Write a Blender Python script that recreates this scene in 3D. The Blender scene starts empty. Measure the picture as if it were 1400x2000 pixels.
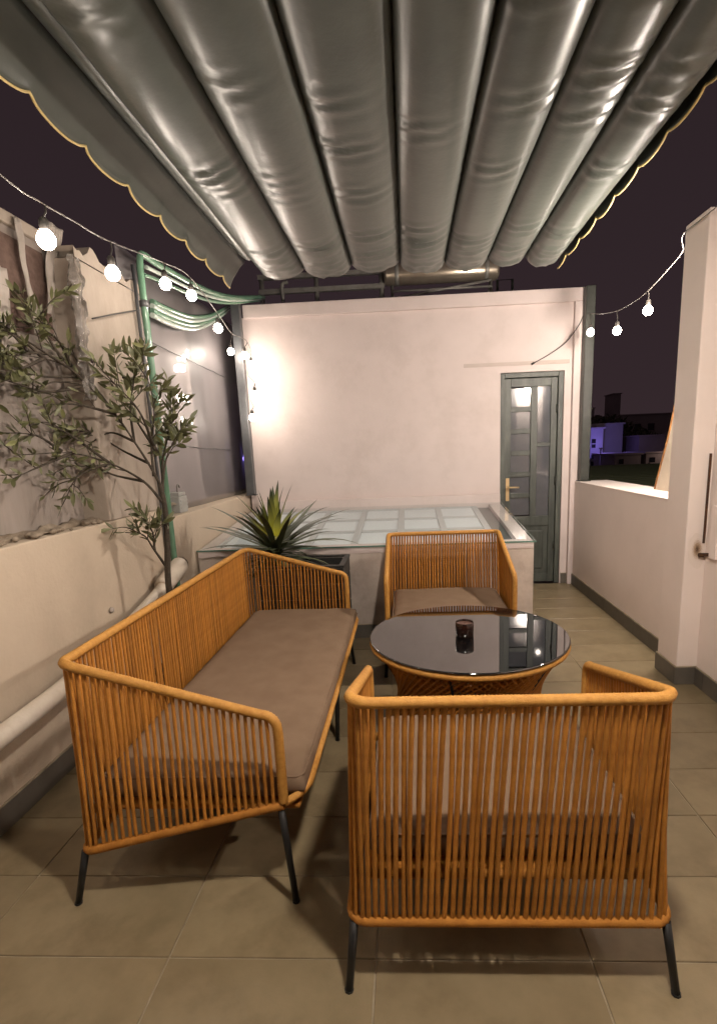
import bpy, bmesh, math, random
import numpy as np
from mathutils import Vector, Matrix, noise
random.seed(7)
SC = bpy.context.scene
COL = SC.collection
# ------------------------------------------------------------------ camera
F, CX, CY, PIT, ROL, YAW, EYE = 1041.35, 746.9, 1088.6, .1982, -.0389, -.0515, 1.4136
def _axes():
    cp, sp, cy, sy = math.cos(PIT), math.sin(PIT), math.cos(YAW), math.sin(YAW)
    fw = Vector((sy*cp, cy*cp, -sp)); rt = Vector((cy, -sy, 0)); up = rt.cross(fw)
    c, s = math.cos(ROL), math.sin(ROL)
    return c*rt + s*up, -s*rt + c*up, fw
RT, UP, FW = _axes()
EYEP = Vector((0, 0, EYE))
def px(x, y, X=None, Y=None, Z=None):
    """photo pixel -> point on the plane X=, Y= or Z= that the thing touches"""
    d = FW + (x-CX)/F*RT - (y-CY)/F*UP
    t = X/d.x if X is not None else (Y/d.y if Y is not None else (Z-EYE)/d.z)
    return EYEP + t*d
cd = bpy.data.cameras.new('camera'); cam = bpy.data.objects.new('camera', cd); COL.objects.link(cam)
cd.sensor_fit = 'HORIZONTAL'; cd.sensor_width = 36; cd.lens = F/1400*36
cd.shift_x = (700-CX)/1400; cd.shift_y = (CY-1000)/1400
cd.clip_start = .05; cd.clip_end = 2000
cam.matrix_world = Matrix(((RT.x, UP.x, -FW.x, 0), (RT.y, UP.y, -FW.y, 0), (RT.z, UP.z, -FW.z, EYE), (0, 0, 0, 1)))
SC.camera = cam
# ------------------------------------------------------------------ night sky, exposure
w = bpy.data.worlds.new('World'); SC.world = w; w.use_nodes = True
nt = w.node_tree; bg = nt.nodes['Background']
tc = nt.nodes.new('ShaderNodeTexCoord'); sx = nt.nodes.new('ShaderNodeSeparateXYZ'); rp = nt.nodes.new('ShaderNodeValToRGB')
nt.links.new(tc.outputs['Generated'], sx.inputs[0]); nt.links.new(sx.outputs['Z'], rp.inputs[0]); nt.links.new(rp.outputs[0], bg.inputs[0])
rp.color_ramp.elements[0].position = 0; rp.color_ramp.elements[0].color = (.0100, .0062, .0072, 1)
rp.color_ramp.elements[1].position = .6; rp.color_ramp.elements[1].color = (.0070, .0045, .0053, 1)
bg.inputs[1].default_value = 1.0
BRACKET = 620.0       # radiance of the bracket lamp behind the pillar
FILL_LAMP = 360.0          # radiance of the added fill pendant's bulb
BULB = 36.0          # radiance of each string-light bulb
SC.view_settings.view_transform = 'Standard'; SC.view_settings.look = 'None'
SC.view_settings.exposure = 1.75; SC.view_settings.gamma = 1; SC.view_settings.use_curve_mapping = False
SC.cycles.use_denoising = True
SC.cycles.max_bounces = 8; SC.cycles.diffuse_bounces = 4; SC.cycles.glossy_bounces = 4
SC.cycles.transmission_bounces = 6; SC.cycles.transparent_max_bounces = 12
SC.cycles.sample_clamp_indirect = 4.0
SC.cycles.caustics_reflective = False; SC.cycles.caustics_refractive = False

# ------------------------------------------------------------------ materials
MATS = {}
def mat(name, col, rough=.6, col2=None, scale=6, detail=6, bump=0, bscale=80, metal=0, spec=.5, coat=0,
        stain=None, sscale=2, samt=.5, stretch=(1, 1, 1), ior=None, cr=.1, lo=.35, hi=.65, objvar=0):
    m = bpy.data.materials.new(name); m.use_nodes = True; t = m.node_tree; b = t.nodes['Principled BSDF']
    b.inputs['Base Color'].default_value = (*col, 1); b.inputs['Roughness'].default_value = rough
    b.inputs['Metallic'].default_value = metal; b.inputs['Specular IOR Level'].default_value = spec
    if ior: b.inputs['IOR'].default_value = ior
    if coat: b.inputs['Coat Weight'].default_value = coat; b.inputs['Coat Roughness'].default_value = cr
    c = t.nodes.new('ShaderNodeTexCoord'); mp = t.nodes.new('ShaderNodeMapping'); mp.inputs['Scale'].default_value = stretch
    t.links.new(c.outputs['Object'], mp.inputs[0])
    def nz(sc, det=detail, ro=.6):
        n = t.nodes.new('ShaderNodeTexNoise'); n.inputs['Scale'].default_value = sc; n.inputs['Detail'].default_value = det
        n.inputs['Roughness'].default_value = ro; t.links.new(mp.outputs[0], n.inputs['Vector']); return n
    def rampd(n, a, bb):
        r = t.nodes.new('ShaderNodeMapRange'); r.inputs[1].default_value = a; r.inputs[2].default_value = bb; t.links.new(n.outputs[0], r.inputs[0]); return r
    out = None
    if col2:
        n = rampd(nz(scale), lo, hi); mx = t.nodes.new('ShaderNodeMix'); mx.data_type = 'RGBA'
        mx.inputs[6].default_value = (*col, 1); mx.inputs[7].default_value = (*col2, 1); t.links.new(n.outputs[0], mx.inputs[0]); out = mx.outputs[2]
    if stain:
        n = rampd(nz(sscale, 8, .7), .5, .72); mu = t.nodes.new('ShaderNodeMath'); mu.operation = 'MULTIPLY'; mu.inputs[1].default_value = samt
        t.links.new(n.outputs[0], mu.inputs[0]); mx = t.nodes.new('ShaderNodeMix'); mx.data_type = 'RGBA'
        if out: t.links.new(out, mx.inputs[6])
        else: mx.inputs[6].default_value = (*col, 1)
        mx.inputs[7].default_value = (*stain, 1); t.links.new(mu.outputs[0], mx.inputs[0]); out = mx.outputs[2]
    if objvar:
        oi = t.nodes.new('ShaderNodeObjectInfo'); hs = t.nodes.new('ShaderNodeHueSaturation'); mr = t.nodes.new('ShaderNodeMapRange')
        mr.inputs[3].default_value = 1-objvar; mr.inputs[4].default_value = 1+objvar; t.links.new(oi.outputs['Random'], mr.inputs[0]); t.links.new(mr.outputs[0], hs.inputs['Value'])
        if out: t.links.new(out, hs.inputs['Color'])
        else: hs.inputs['Color'].default_value = (*col, 1)
        out = hs.outputs[0]
    if out: t.links.new(out, b.inputs['Base Color'])
    if bump:
        n = nz(bscale, 5); bn = t.nodes.new('ShaderNodeBump'); bn.inputs['Strength'].default_value = bump; bn.inputs['Distance'].default_value = .01
        t.links.new(n.outputs[0], bn.inputs['Height']); t.links.new(bn.outputs[0], b.inputs['Normal'])
        if coat: t.links.new(bn.outputs[0], b.inputs['Coat Normal'])
    MATS[name] = m
    return m
def emat(name, col, s):
    m = bpy.data.materials.new(name); m.use_nodes = True; t = m.node_tree
    t.nodes.remove(t.nodes['Principled BSDF']); e = t.nodes.new('ShaderNodeEmission')
    e.inputs[0].default_value = (*col, 1); e.inputs[1].default_value = s
    t.links.new(e.outputs[0], t.nodes['Material Output'].inputs[0]); return m
def glassmat(name, col, rough=.02, alpha=.35):
    m = bpy.data.materials.new(name); m.use_nodes = True; t = m.node_tree
    t.nodes.remove(t.nodes['Principled BSDF'])
    g = t.nodes.new('ShaderNodeBsdfGlossy'); g.inputs['Roughness'].default_value = rough
    tr = t.nodes.new('ShaderNodeBsdfTransparent'); tr.inputs[0].default_value = (*col, 1)
    fr = t.nodes.new('ShaderNodeFresnel'); fr.inputs[0].default_value = 1.5; mx = t.nodes.new('ShaderNodeMixShader')
    ge = t.nodes.new('ShaderNodeNewGeometry'); iv = t.nodes.new('ShaderNodeMath'); iv.operation = 'SUBTRACT'; iv.inputs[0].default_value = 1; t.links.new(ge.outputs['Backfacing'], iv.inputs[1])
    mu = t.nodes.new('ShaderNodeMath'); mu.operation = 'MULTIPLY'; t.links.new(iv.outputs[0], mu.inputs[0]); t.links.new(fr.outputs[0], mu.inputs[1])
    t.links.new(mu.outputs[0], mx.inputs[0]); t.links.new(tr.outputs[0], mx.inputs[1]); t.links.new(g.outputs[0], mx.inputs[2])
    t.links.new(mx.outputs[0], t.nodes['Material Output'].inputs[0]); return m

M_WALL = mat('wall_paint', (.62, .53, .505), .72, (.58, .495, .47), 3, bump=.22, bscale=16, stain=(.49, .41, .375), sscale=1.5, samt=.5)
M_WALLR = mat('lightened_side_wall_paint', (.84, .735, .685), .75, (.80, .70, .65), 3, bump=.12, bscale=60, stain=(.68, .59, .53), sscale=1.3, samt=.35)  # same walls' paint made lighter to make up for weaker light on this side
M_PARAPET = mat('parapet_plaster', (.53, .44, .34), .8, (.47, .385, .295), 2.2, bump=.25, bscale=40, stain=(.36, .29, .22), sscale=1.6, samt=.5)
M_BLOCK = mat('block_plaster', (.55, .47, .41), .8, (.40, .33, .28), 5, bump=.3, bscale=30, stain=(.62, .56, .50), sscale=4, samt=.6)
M_CREAM = mat('cream_plaster', (.40, .335, .28), .8, (.31, .26, .21), 3.5, bump=.35, bscale=22, stain=(.20, .165, .13), sscale=2.4, samt=.5, stretch=(1, 1, .5))
M_CEMENT = mat('neighbour_cement', (.23, .195, .17), .85, (.31, .265, .235), 2.0, bump=.3, bscale=24, stain=(.16, .135, .11), sscale=3.0, samt=.55, stretch=(1, 2.2, .35))
M_MORTAR = mat('broken_mortar', (.30, .245, .185), .9, (.17, .13, .09), 14, bump=.6, bscale=50)
M_TILE = mat('floor_tile', (.235, .185, .110), .32, (.19, .147, .085), 7, detail=8, bump=.05, bscale=160, stain=(.11, .075, .038), sscale=1.7, samt=.5, objvar=.11, spec=.4)
M_GROUT = mat('grout', (.42, .355, .26), .9, (.24, .195, .135), 9)
M_SKIRT = mat('skirting_tile', (.125, .112, .095), .4, (.10, .09, .075), 9, objvar=.1)
M_ROPE = mat('tan_rope', (.47, .195, .029), .62, (.36, .138, .017), 30, bump=.5, bscale=420, spec=.35, objvar=.17)
M_RAIL = mat('rope_wrapped_rail', (.52, .26, .055), .55, (.42, .19, .035), 60, bump=.4, bscale=300, spec=.4)
M_CUSH = mat('taupe_fabric', (.20, .135, .088), .9, (.175, .115, .074), 9, bump=.25, bscale=700, spec=.2)
M_BLACK = mat('black_metal', (.008, .008, .008), .45, bump=.03)
M_GLASSTOP = mat('black_glass', (.004, .004, .0045), .012, spec=.5, ior=2.15)
M_TARP = mat('grey_tarpaulin', (.080, .088, .076), .31, (.066, .073, .063), 5, bump=.10, bscale=24, spec=.5, stain=(.058, .062, .052), sscale=3, samt=.4)
M_TRIM = mat('yellow_trim', (.62, .47, .20), .7, bump=.1)
M_STEELGREY = mat('grey_painted_steel', (.085, .088, .092), .4, (.065, .065, .07), 12, spec=.5)
M_STEELDARK = mat('dark_painted_steel', (.035, .038, .032), .45, (.022, .025, .02), 12)
M_GREEN = mat('green_painted_pipe', (.16, .30, .20), .25, (.12, .24, .16), 9, coat=.6)
M_SHEET = mat('glossy_vinyl_sheet', (.21, .19, .195), .45, (.17, .155, .16), 1.6, coat=1.0, cr=.06, bump=.06, bscale=5, stain=(.19, .17, .165), sscale=2, samt=.4, stretch=(1, 1, .5))
M_PLASTIC = mat('crumpled_clear_plastic', (.26, .225, .195), .25, (.19, .165, .14), 8, coat=.8, bump=.9, bscale=26)
M_ROLL = mat('translucent_green_plastic', (.42, .52, .45), .18, (.55, .62, .56), 6, coat=.8)
M_WHITEPL = mat('torn_white_sheet', (.40, .35, .31), .6, (.31, .27, .235), 6, bump=.2)
M_DARKNESS = mat('darkness_paint', (.085, .05, .04), .9, (.14, .09, .07), 22, bump=.5, bscale=40)
M_PVC = mat('white_pvc', (.62, .56, .48), .5, (.52, .45, .37), 5, bump=.25, bscale=18, stain=(.35, .27, .2), sscale=3, samt=.5)
M_DIRT = mat('dark_dirt', (.06, .04, .028), .9, (.12, .08, .05), 20, bump=.5)
M_DOOR = mat('weathered_green_paint', (.040, .046, .040), .5, (.085, .095, .080), 5, bump=.15, bscale=40, stretch=(2.5, 2.5, .5), stain=(.022, .025, .022), sscale=6, samt=.7)
M_PANE = mat('frosted_door_glass', (.085, .09, .10), .12, (.065, .07, .08), 9, coat=1, cr=.03)
M_BRASS = mat('worn_brass', (.62, .45, .24), .35, metal=.5)
M_SKYGLASS = glassmat('clear_green_glass', (.965, .985, .985), .02)
M_GLASSEDGE = mat('glass_edge_green', (.10, .20, .16), .1, coat=1)
M_FROST = mat('pale_frosted_panel', (.72, .78, .82), .5, (.68, .74, .78), 4)
M_BAR = mat('skylight_bar', (.46, .485, .50), .5)
M_BARDARK = mat('skylight_trough', (.07, .08, .08), .5)
M_LEAF = mat('olive_leaf', (.12, .128, .048), .45, (.18, .178, .085), 12, objvar=.45, spec=.5)
M_LEAFB = mat('dracaena_leaf', (.045, .058, .026), .5, (.075, .085, .042), 14, objvar=.4, spec=.5)
M_BARK = mat('dark_bark', (.030, .022, .014), .85, (.06, .045, .03), 30, bump=.6, bscale=90)
M_FRUIT = mat('dark_olive_fruit', (.02, .012, .012), .3)
M_STEM = mat('dracaena_stem', (.33, .30, .09), .6, (.25, .22, .07), 25, bump=.4, bscale=60)
M_PLANTER = mat('black_planter', (.013, .013, .012), .5, (.02, .02, .018), 12, bump=.2)
M_SOIL = mat('soil', (.03, .02, .013), .95, bump=.8, bscale=60)
M_CUP = mat('dark_candle_glass', (.018, .007, .005), .10, coat=.1)
M_WAX = mat('dark_wax', (.10, .05, .035), .5)
M_STAINLESS = mat('stainless_steel', (.55, .48, .38), .3, (.45, .38, .3), 8, metal=.75, bump=.1, bscale=9)
M_ROOFSTEEL = mat('galvanised_roof_steel', (.30, .29, .26), .5, (.2, .19, .17), 10, metal=.4)
M_RUST = mat('rust', (.10, .04, .015), .85, (.035, .018, .01), 30, bump=.6, bscale=60)
M_RUSTEDGE = mat('rusty_edge', (.30, .13, .03), .85, (.14, .06, .02), 40, bump=.4)
M_CABLE = mat('white_cable', (.16, .145, .13), .5)
M_CABLEDK = mat('dark_cable', (.03, .026, .024), .5)
M_BULB = emat('warm_bulb', (1, .865, .735), BULB)
M_SOCKET = mat('bulb_socket', (.05, .045, .04), .5)
M_GREYBOX = mat('grey_plastic_box', (.36, .36, .34), .5, (.3, .3, .28), 10)
M_BOARD = mat('beige_board', (.50, .43, .34), .8, (.42, .35, .27), 6, bump=.2)
M_GROUND = mat('dark_ground', (.04, .038, .035), .9, (.05, .048, .04), .05)
M_GREENROOF = mat('green_sheet_roof', (.15, .17, .09), .7, (.12, .14, .07), .6)
M_BLDWHITE = mat('far_white_paint', (.72, .70, .74), .8, (.60, .58, .62), .3)
M_BLDPINK = mat('far_beige_paint', (.42, .36, .35), .8, (.34, .29, .28), .4)
M_BLDDARK = mat('far_dark_paint', (.45, .40, .40), .9, (.38, .33, .33), .3)
M_BLDWIN = mat('far_window', (.02, .02, .025), .2)
M_FARTREE = mat('far_foliage', (.10, .11, .06), .9, (.14, .14, .08), .7)

def film(m, k):
    t = m.node_tree; o = t.nodes['Material Output']; b = t.nodes['Principled BSDF']; tr = t.nodes.new('ShaderNodeBsdfTransparent'); mx = t.nodes.new('ShaderNodeMixShader')
    mx.inputs[0].default_value = k; t.links.new(tr.outputs[0], mx.inputs[1]); t.links.new(b.outputs[0], mx.inputs[2]); t.links.new(mx.outputs[0], o.inputs[0])
film(M_PLASTIC, .45)
# the dracaena's leaves are yellow-green at the base and dark at the tip (leaf colour, along the blade)
def grad_leaf():
    m = MATS['dracaena_leaf'].copy(); m.name = 'dracaena_young_leaf'; t = m.node_tree; b = t.nodes['Principled BSDF']
    a = t.nodes.new('ShaderNodeAttribute'); a.attribute_name = 'along'; r = t.nodes.new('ShaderNodeValToRGB')
    e = r.color_ramp.elements; e[0].position = .18; e[0].color = (.50, .48, .05, 1); e[1].position = .85; e[1].color = (.035, .05, .02, 1)
    k = r.color_ramp.elements.new(.48); k.color = (.30, .31, .06, 1)
    t.links.new(a.outputs['Fac'], r.inputs[0]); t.links.new(r.outputs[0], b.inputs['Base Color']); return m
M_LEAFY = grad_leaf()

# ------------------------------------------------------------------ helpers
def tag(o, label=None, cat=None, group=None, kind=None):
    if label: o['label'] = label
    if cat: o['category'] = cat
    if group: o['group'] = group
    if kind: o['kind'] = kind
    return o
def link(name, me, parent=None, loc=None, rot=None):
    o = bpy.data.objects.new(name, me); COL.objects.link(o)
    if parent is not None: o.parent = parent
    if loc is not None: o.location = loc
    if rot is not None: o.rotation_euler = rot
    return o
def empty(name, loc, rz=0): return link(name, None, None, loc, (0, 0, rz))
class MB:
    def __init__(s): s.v = []; s.f = []; s.sm = []
    def add(s, vs, fs, sm=False):
        k = len(s.v); s.v += [tuple(v) for v in vs]; s.f += [tuple(i+k for i in f) for f in fs]; s.sm += [sm]*len(fs); return s
    def box(s, a, b):
        x0, y0, z0 = a; x1, y1, z1 = b
        return s.add([(x0,y0,z0),(x1,y0,z0),(x1,y1,z0),(x0,y1,z0),(x0,y0,z1),(x1,y0,z1),(x1,y1,z1),(x0,y1,z1)],
                     [(0,3,2,1),(4,5,6,7),(0,1,5,4),(1,2,6,5),(2,3,7,6),(3,0,4,7)])
    def tube(s, pts, r, n=8, cap=True, closed=False):
        pts = [Vector(p) for p in pts]; m = len(pts); rs = r if isinstance(r, (list, tuple)) else [r]*m
        vs = []; ref = None
        for i, p in enumerate(pts):
            if closed: d = pts[(i+1) % m] - pts[i-1]
            else: d = pts[min(i+1, m-1)] - pts[max(i-1, 0)]
            if d.length < 1e-9: d = Vector((0, 0, 1))
            d.normalize()
            if ref is None:
                ref = Vector((0, 0, 1)) if abs(d.z) < .9 else Vector((1, 0, 0))
            u = (ref - d*ref.dot(d)); u.normalize(); v = d.cross(u); ref = u
            for k in range(n):
                a = 2*math.pi*k/n; vs.append(p + (u*math.cos(a) + v*math.sin(a))*rs[i])
        fs = []
        for i in range(m if closed else m-1):
            j = (i+1) % m
            for k in range(n): fs.append((i*n+k, i*n+(k+1) % n, j*n+(k+1) % n, j*n+k))
        s.add(vs, fs, True)
        if cap and not closed:
            k0 = len(s.v)-m*n; s.f.append(tuple(k0+k for k in reversed(range(n)))); s.f.append(tuple(k0+(m-1)*n+k for k in range(n))); s.sm += [False]*2
        return s
    def lathe(s, prof, n=24, c=(0, 0, 0)):
        vs = []
        for r, z in prof:
            for k in range(n):
                a = 2*math.pi*k/n; vs.append((c[0]+r*math.cos(a), c[1]+r*math.sin(a), c[2]+z))
        fs = []
        for i in range(len(prof)-1):
            for k in range(n): fs.append((i*n+k, i*n+(k+1) % n, (i+1)*n+(k+1) % n, (i+1)*n+k))
        return s.add(vs, fs, True)
    def grid(s, fn, nu, nv, sm=True):
        vs = [fn(i/nu, j/nv) for i in range(nu+1) for j in range(nv+1)]
        fs = [(i*(nv+1)+j, (i+1)*(nv+1)+j, (i+1)*(nv+1)+j+1, i*(nv+1)+j+1) for i in range(nu) for j in range(nv)]
        return s.add(vs, fs, sm)
    def mesh(s, name, m, bevel=0, seg=2, weld=False):
        me = bpy.data.meshes.new(name); me.from_pydata(s.v, [], s.f)
        me.polygons.foreach_set('use_smooth', s.sm)
        if bevel or weld:
            b = bmesh.new(); b.from_mesh(me)
            if weld: bmesh.ops.remove_doubles(b, verts=b.verts, dist=1e-5)
            if bevel:
                es = [e for e in b.edges if len(e.link_faces) == 2 and e.calc_face_angle(0) > .6]
                bmesh.ops.bevel(b, geom=es, offset=bevel, segments=seg, profile=.5, affect='EDGES')
            b.to_mesh(me); b.free()
        me.materials.append(m); me.update(); return me
    def build(s, name, m, parent=None, bevel=0, seg=2, loc=None, rot=None, weld=False):
        return link(name, s.mesh(name, m, bevel, seg, weld), parent, loc, rot)
def box(name, a, b, m, parent=None, bevel=0, seg=2): return MB().box(a, b).build(name, m, parent, bevel, seg)
def smoothpath(pts, n=6):
    """Catmull-Rom through pts"""
    P = [Vector(p) for p in pts]; P = [P[0]*2-P[1]] + P + [P[-1]*2-P[-2]]; out = []
    for i in range(1, len(P)-2):
        for k in range(n):
            t = k/n; a, b, c, d = P[i-1], P[i], P[i+1], P[i+2]
            out.append(.5*((2*b) + (c-a)*t + (2*a-5*b+4*c-d)*t*t + (3*b-a-3*c+d)*t**3))
    out.append(P[-2]); return out
def resample(pts, step):
    pts = [Vector(p) for p in pts]; out = [pts[0].copy()]; acc = 0
    for a, b in zip(pts, pts[1:]):
        L = (b-a).length
        if L < 1e-9: continue
        t = step-acc
        while t <= L: out.append(a+(b-a)*(t/L)); t += step
        acc = (acc+L) % step if t-L > 0 else 0
        acc = L-(t-step)
    if (out[-1]-pts[-1]).length > step*.3: out.append(pts[-1].copy())
    return out
def wrapped(pts, r, pitch=.009, n=8, closed=False):
    """tube with the ridges of the cord wound round it"""
    q = resample(pts, pitch/2)
    if closed and len(q) % 2: q = q[:-1]
    return MB().tube(q, [r*(1.06 if i % 2 else .93) for i in range(len(q))], n, closed=closed)

# ================================================================== SETTING
BY = 5.42       # face of the rear wall
LX, RX = -1.62, 1.65
box('ground', (-400, -200, -9.4), (400, 600, -9.0), M_GROUND)
bpy.data.objects['ground']['kind'] = 'structure'
# terrace storey below the floor
t = box('terrace_slab', (-1.9, -2.2, -8.99), (1.95, 8.2, -.03), M_BLDDARK); t['kind'] = 'structure'
# floor: grout bed + 60 x 30 tiles, each a piece
floor = box('floor', (LX, -1.9, -.028), (RX, BY, -.0045), M_GROUT); floor['kind'] = 'structure'
g = .0022
tile_full = MB().box((-.3+g, -.15+g, -.012), (.3-g, .15-g, 0)).mesh('tile', M_TILE, .0016, 1)
TX0, TY0 = -.127, 1.2524
for i in range(-3, 4):
    for j in range(-9, 15):
        x0, x1 = TX0+.6*i, TX0+.6*i+.6; y0, y1 = TY0+.3*j, TY0+.3*j+.3
        cx0, cx1, cy0, cy1 = max(x0, LX+.002), min(x1, RX-.002), max(y0, -1.88), min(y1, BY-.002)
        if cx1-cx0 < .02 or cy1-cy0 < .02: continue
        if cx0 > -1.55 and cx1 < .9 and cy0 > 3.95: continue     # under the skylight box
        if cx1-cx0 > .599 and cy1-cy0 > .299: link('tile', tile_full, floor, ((x0+x1)/2, (y0+y1)/2, random.uniform(-.0004, .0004)))
        else:
            MB().box((cx0-(cx0+cx1)/2+g, cy0-(cy0+cy1)/2+g, -.012), ((cx1-cx0)/2-g, (cy1-cy0)/2-g, 0)).build('tile', M_TILE, floor, .0016, 1, loc=((cx0+cx1)/2, (cy0+cy1)/2, 0))
def skirting(parent, a, b, n, side, h=.105, step=.6):
    """tiles along a wall foot from a to b (xy), standing proud towards n"""
    a = Vector((*a, 0)); b = Vector((*b, 0)); L = (b-a).length; d = (b-a)/L; n = Vector((*n, 0)); s = 0
    while s < L-.01:
        e = min(s+step, L); p, q = a+d*(s+.0015), a+d*(e-.0015)
        c = [p+n*.001, q+n*.001, q+n*.012, p+n*.012]
        m = MB().add([(v.x, v.y, .002) for v in c]+[(v.x, v.y, h) for v in c], [(0,3,2,1),(4,5,6,7),(0,1,5,4),(1,2,6,5),(2,3,7,6),(3,0,4,7)])
        o = m.build('skirting_tile', M_SKIRT, parent); bm = bmesh.new(); bm.from_mesh(o.data); bmesh.ops.recalc_face_normals(bm, faces=bm.faces); bm.to_mesh(o.data); bm.free()
        # pale grout bead on top of the piece
        s = e
    c = [a+n*.0005, b+n*.0005, b+n*.009, a+n*.009]
    m = MB().add([(v.x, v.y, h) for v in c]+[(v.x, v.y, h+.005) for v in c], [(0,3,2,1),(4,5,6,7),(0,1,5,4),(1,2,6,5),(2,3,7,6),(3,0,4,7)])
    m.build('grout_bead', M_GROUT, parent)

# ---- rear wall with its beam, ledge and strip
rear = empty('rear_wall', (0, BY, 0)); tag(rear, 'pinkish white plastered rear wall with projecting top beam behind the glass skylight', 'wall')
def R(name, a, b, m, bevel=0): return box(name, (a[0], a[1]-BY, a[2]), (b[0], b[1]-BY, b[2]), m, rear, bevel)
DX0, DX1, DZ = .925, 1.532, 2.098
R('wall_panel', (-1.60, BY, -.02), (DX0, BY+.2, 2.71), M_WALL)
R('wall_panel', (DX1, BY, -.02), (1.675, BY+.2, 2.71), M_WALL)
R('wall_panel', (DX0, BY, DZ), (DX1, BY+.2, 2.71), M_WALL)
R('top_beam', (-1.52, BY-.045, 2.70), (1.69, BY+.22, 2.817), M_WALL, .006)
R('end_pilaster', (1.60, BY-.05, 0), (1.688, BY-.001, 2.698), M_WALL, .004)
R('ledge', (-1.52, BY-.055, .80), (DX0-.006, BY-.001, .945), M_WALL, .006)
R('plaster_strip', (.572, BY-.005, 2.160), (1.575, BY-.0005, 2.195), mat('patched_plaster', (.50, .42, .385), .8, (.46, .39, .35), 8), .002)
sk = empty('tmp', (0, 0, 0)); bpy.data.objects.remove(sk)
def skirt_on(root, a, b, n, **k):
    l = root.location; skirting(root, (a[0]-l.x, a[1]-l.y), (b[0]-l.x, b[1]-l.y), n, 0, **k)
skirt_on(rear, (DX1+.01, BY-.0), (1.60, BY-.0), (0, -1))

# ---- door
door = empty('panelled_door', (1.228, BY, 0)); tag(door, 'weathered grey green door with small glass panes and brass handle', 'door')
def D(name, x0, x1, z0, z1, y0, y1, m, parent=None, bevel=.003): return box(name, (x0-1.228, y0, z0), (x1-1.228, y1, z1), m, parent or door, bevel)
D('frame_jamb', DX0+.004, DX0+.045, .003, DZ-.004, .012, .12, M_DOOR); D('frame_jamb', DX1-.05, DX1-.004, .003, DZ-.004, .012, .12, M_DOOR)
D('frame_head', DX0+.046, DX1-.051, DZ-.048, DZ-.004, .012, .12, M_DOOR)
lx0, lx1 = DX0+.048, DX1-.053
lf = D('stile', lx0, 1.035, .012, 2.045, .04, .08, M_DOOR); D('stile', 1.42, lx1, .012, 2.045, .04, .08, M_DOOR)
D('mullion', 1.228, 1.292, .70, 1.965, .042, .078, M_DOOR)
D('rail', 1.0355, 1.4195, 1.966, 2.045, .04, .08, M_DOOR); D('rail', 1.0355, 1.4195, .60, .699, .04, .08, M_DOOR); D('rail', 1.0355, 1.4195, .012, .10, .04, .08, M_DOOR)
zs = np.linspace(.70, 1.966, 7)
for k in range(6):
    p = D('pane', 1.032, 1.231, zs[k]+.012, zs[k+1]-.012, .060, .066, M_PANE, None, 0)
    if k: D('glazing_bar', 1.0355, 1.2275, zs[k]-.024, zs[k]+.024, .043, .077, M_DOOR)
D('pane', 1.2885, 1.423, 1.43, 1.964, .060, .066, M_PANE, None, 0); D('pane', 1.2885, 1.423, .701, 1.39, .060, .066, M_PANE, None, 0)
D('glazing_bar', 1.2925, 1.4195, 1.392, 1.428, .043, .077, M_DOOR)
pn = D('lower_panel', 1.033, 1.422, .098, .602, .058, .068, M_DOOR)
D('raised_field', 1.085, 1.37, .15, .55, .046, .057, M_DOOR, None, .01)
hp = D('handle_plate', .988, 1.022, .86, 1.09, .034, .0395, M_BRASS, None, .002)
MB().tube([(1.005-1.228, .034, 1.0), (1.005-1.228, -.012, 1.0), (1.02-1.228, -.018, 1.0), (1.11-1.228, -.018, .998)], .0085, 8).build('lever', M_BRASS, hp)
for z in (.4, 1.05, 1.75): MB().tube([(1.474-1.228, .030, z-.04), (1.474-1.228, .030, z+.04)], .008, 6).build('hinge', M_STEELDARK, door)

# ---- skylight box with sloping glass
FYB, ZF, ZB = 3.905, .725, .862
blk = empty('skylight_box', (0, FYB, 0)); tag(blk, 'low plastered box topped by a sloping glass skylight with pale panels', 'skylight')
bx0, bx1 = -1.60, .915
LEN = BY-.056-FYB
def slope(x, y, dz=0): return (x, y, ZF+(ZB-ZF)*y/LEN+dz)
def slab(x0, x1, y0, y1, d0, d1):
    m = MB(); v = [slope(x0,y0,d0),slope(x1,y0,d0),slope(x1,y1,d0),slope(x0,y1,d0),slope(x0,y0,d1),slope(x1,y0,d1),slope(x1,y1,d1),slope(x0,y1,d1)]
    return m.add(v, [(0,3,2,1),(4,5,6,7),(0,1,5,4),(1,2,6,5),(2,3,7,6),(3,0,4,7)])
m = MB()
v = [(bx0,0,.003),(bx1,0,.003),(bx1,LEN,.003),(bx0,LEN,.003),slope(bx0,0,-.06),slope(bx1,0,-.06),slope(bx1,LEN,-.06),slope(bx0,LEN,-.06)]
m.add(v, [(0,3,2,1),(4,5,6,7),(0,1,5,4),(1,2,6,5),(2,3,7,6),(3,0,4,7)]); m.build('masonry_body', M_BLOCK, blk)
rim = .085
for a in ((bx0, bx1, 0, rim), (bx1-rim*1.3, bx1, rim+.0005, LEN), (bx0, bx0+rim, rim+.0005, LEN)):
    slab(*a, -.0595, -.012).build('rim', M_WALL, blk)
slab(bx0+rim+.001, bx1-rim*1.3-.001, rim+.001, LEN, -.0595, -.050).build('trough', M_BARDARK, blk)
ncol, nrow = 6, 3; ax0, ax1 = bx0+.09, bx1-.26; ay0, ay1 = rim+.04, LEN-.02
pw, pd = (ax1-ax0)/ncol, (ay1-ay0)/nrow
for i in range(ncol):
    for j in range(nrow):
        slab(ax0+i*pw+.028, ax0+(i+1)*pw-.028, ay0+j*pd+.028, ay0+(j+1)*pd-.028, -.049, -.040+random.uniform(-.002, .001)).build('frosted_panel', M_FROST, blk)
for i in range(ncol+1): slab(ax0+i*pw-.026, ax0+i*pw+.026, ay0-.026, ay1+.01, -.049, -.028).build('bar', M_BAR, blk)
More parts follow.
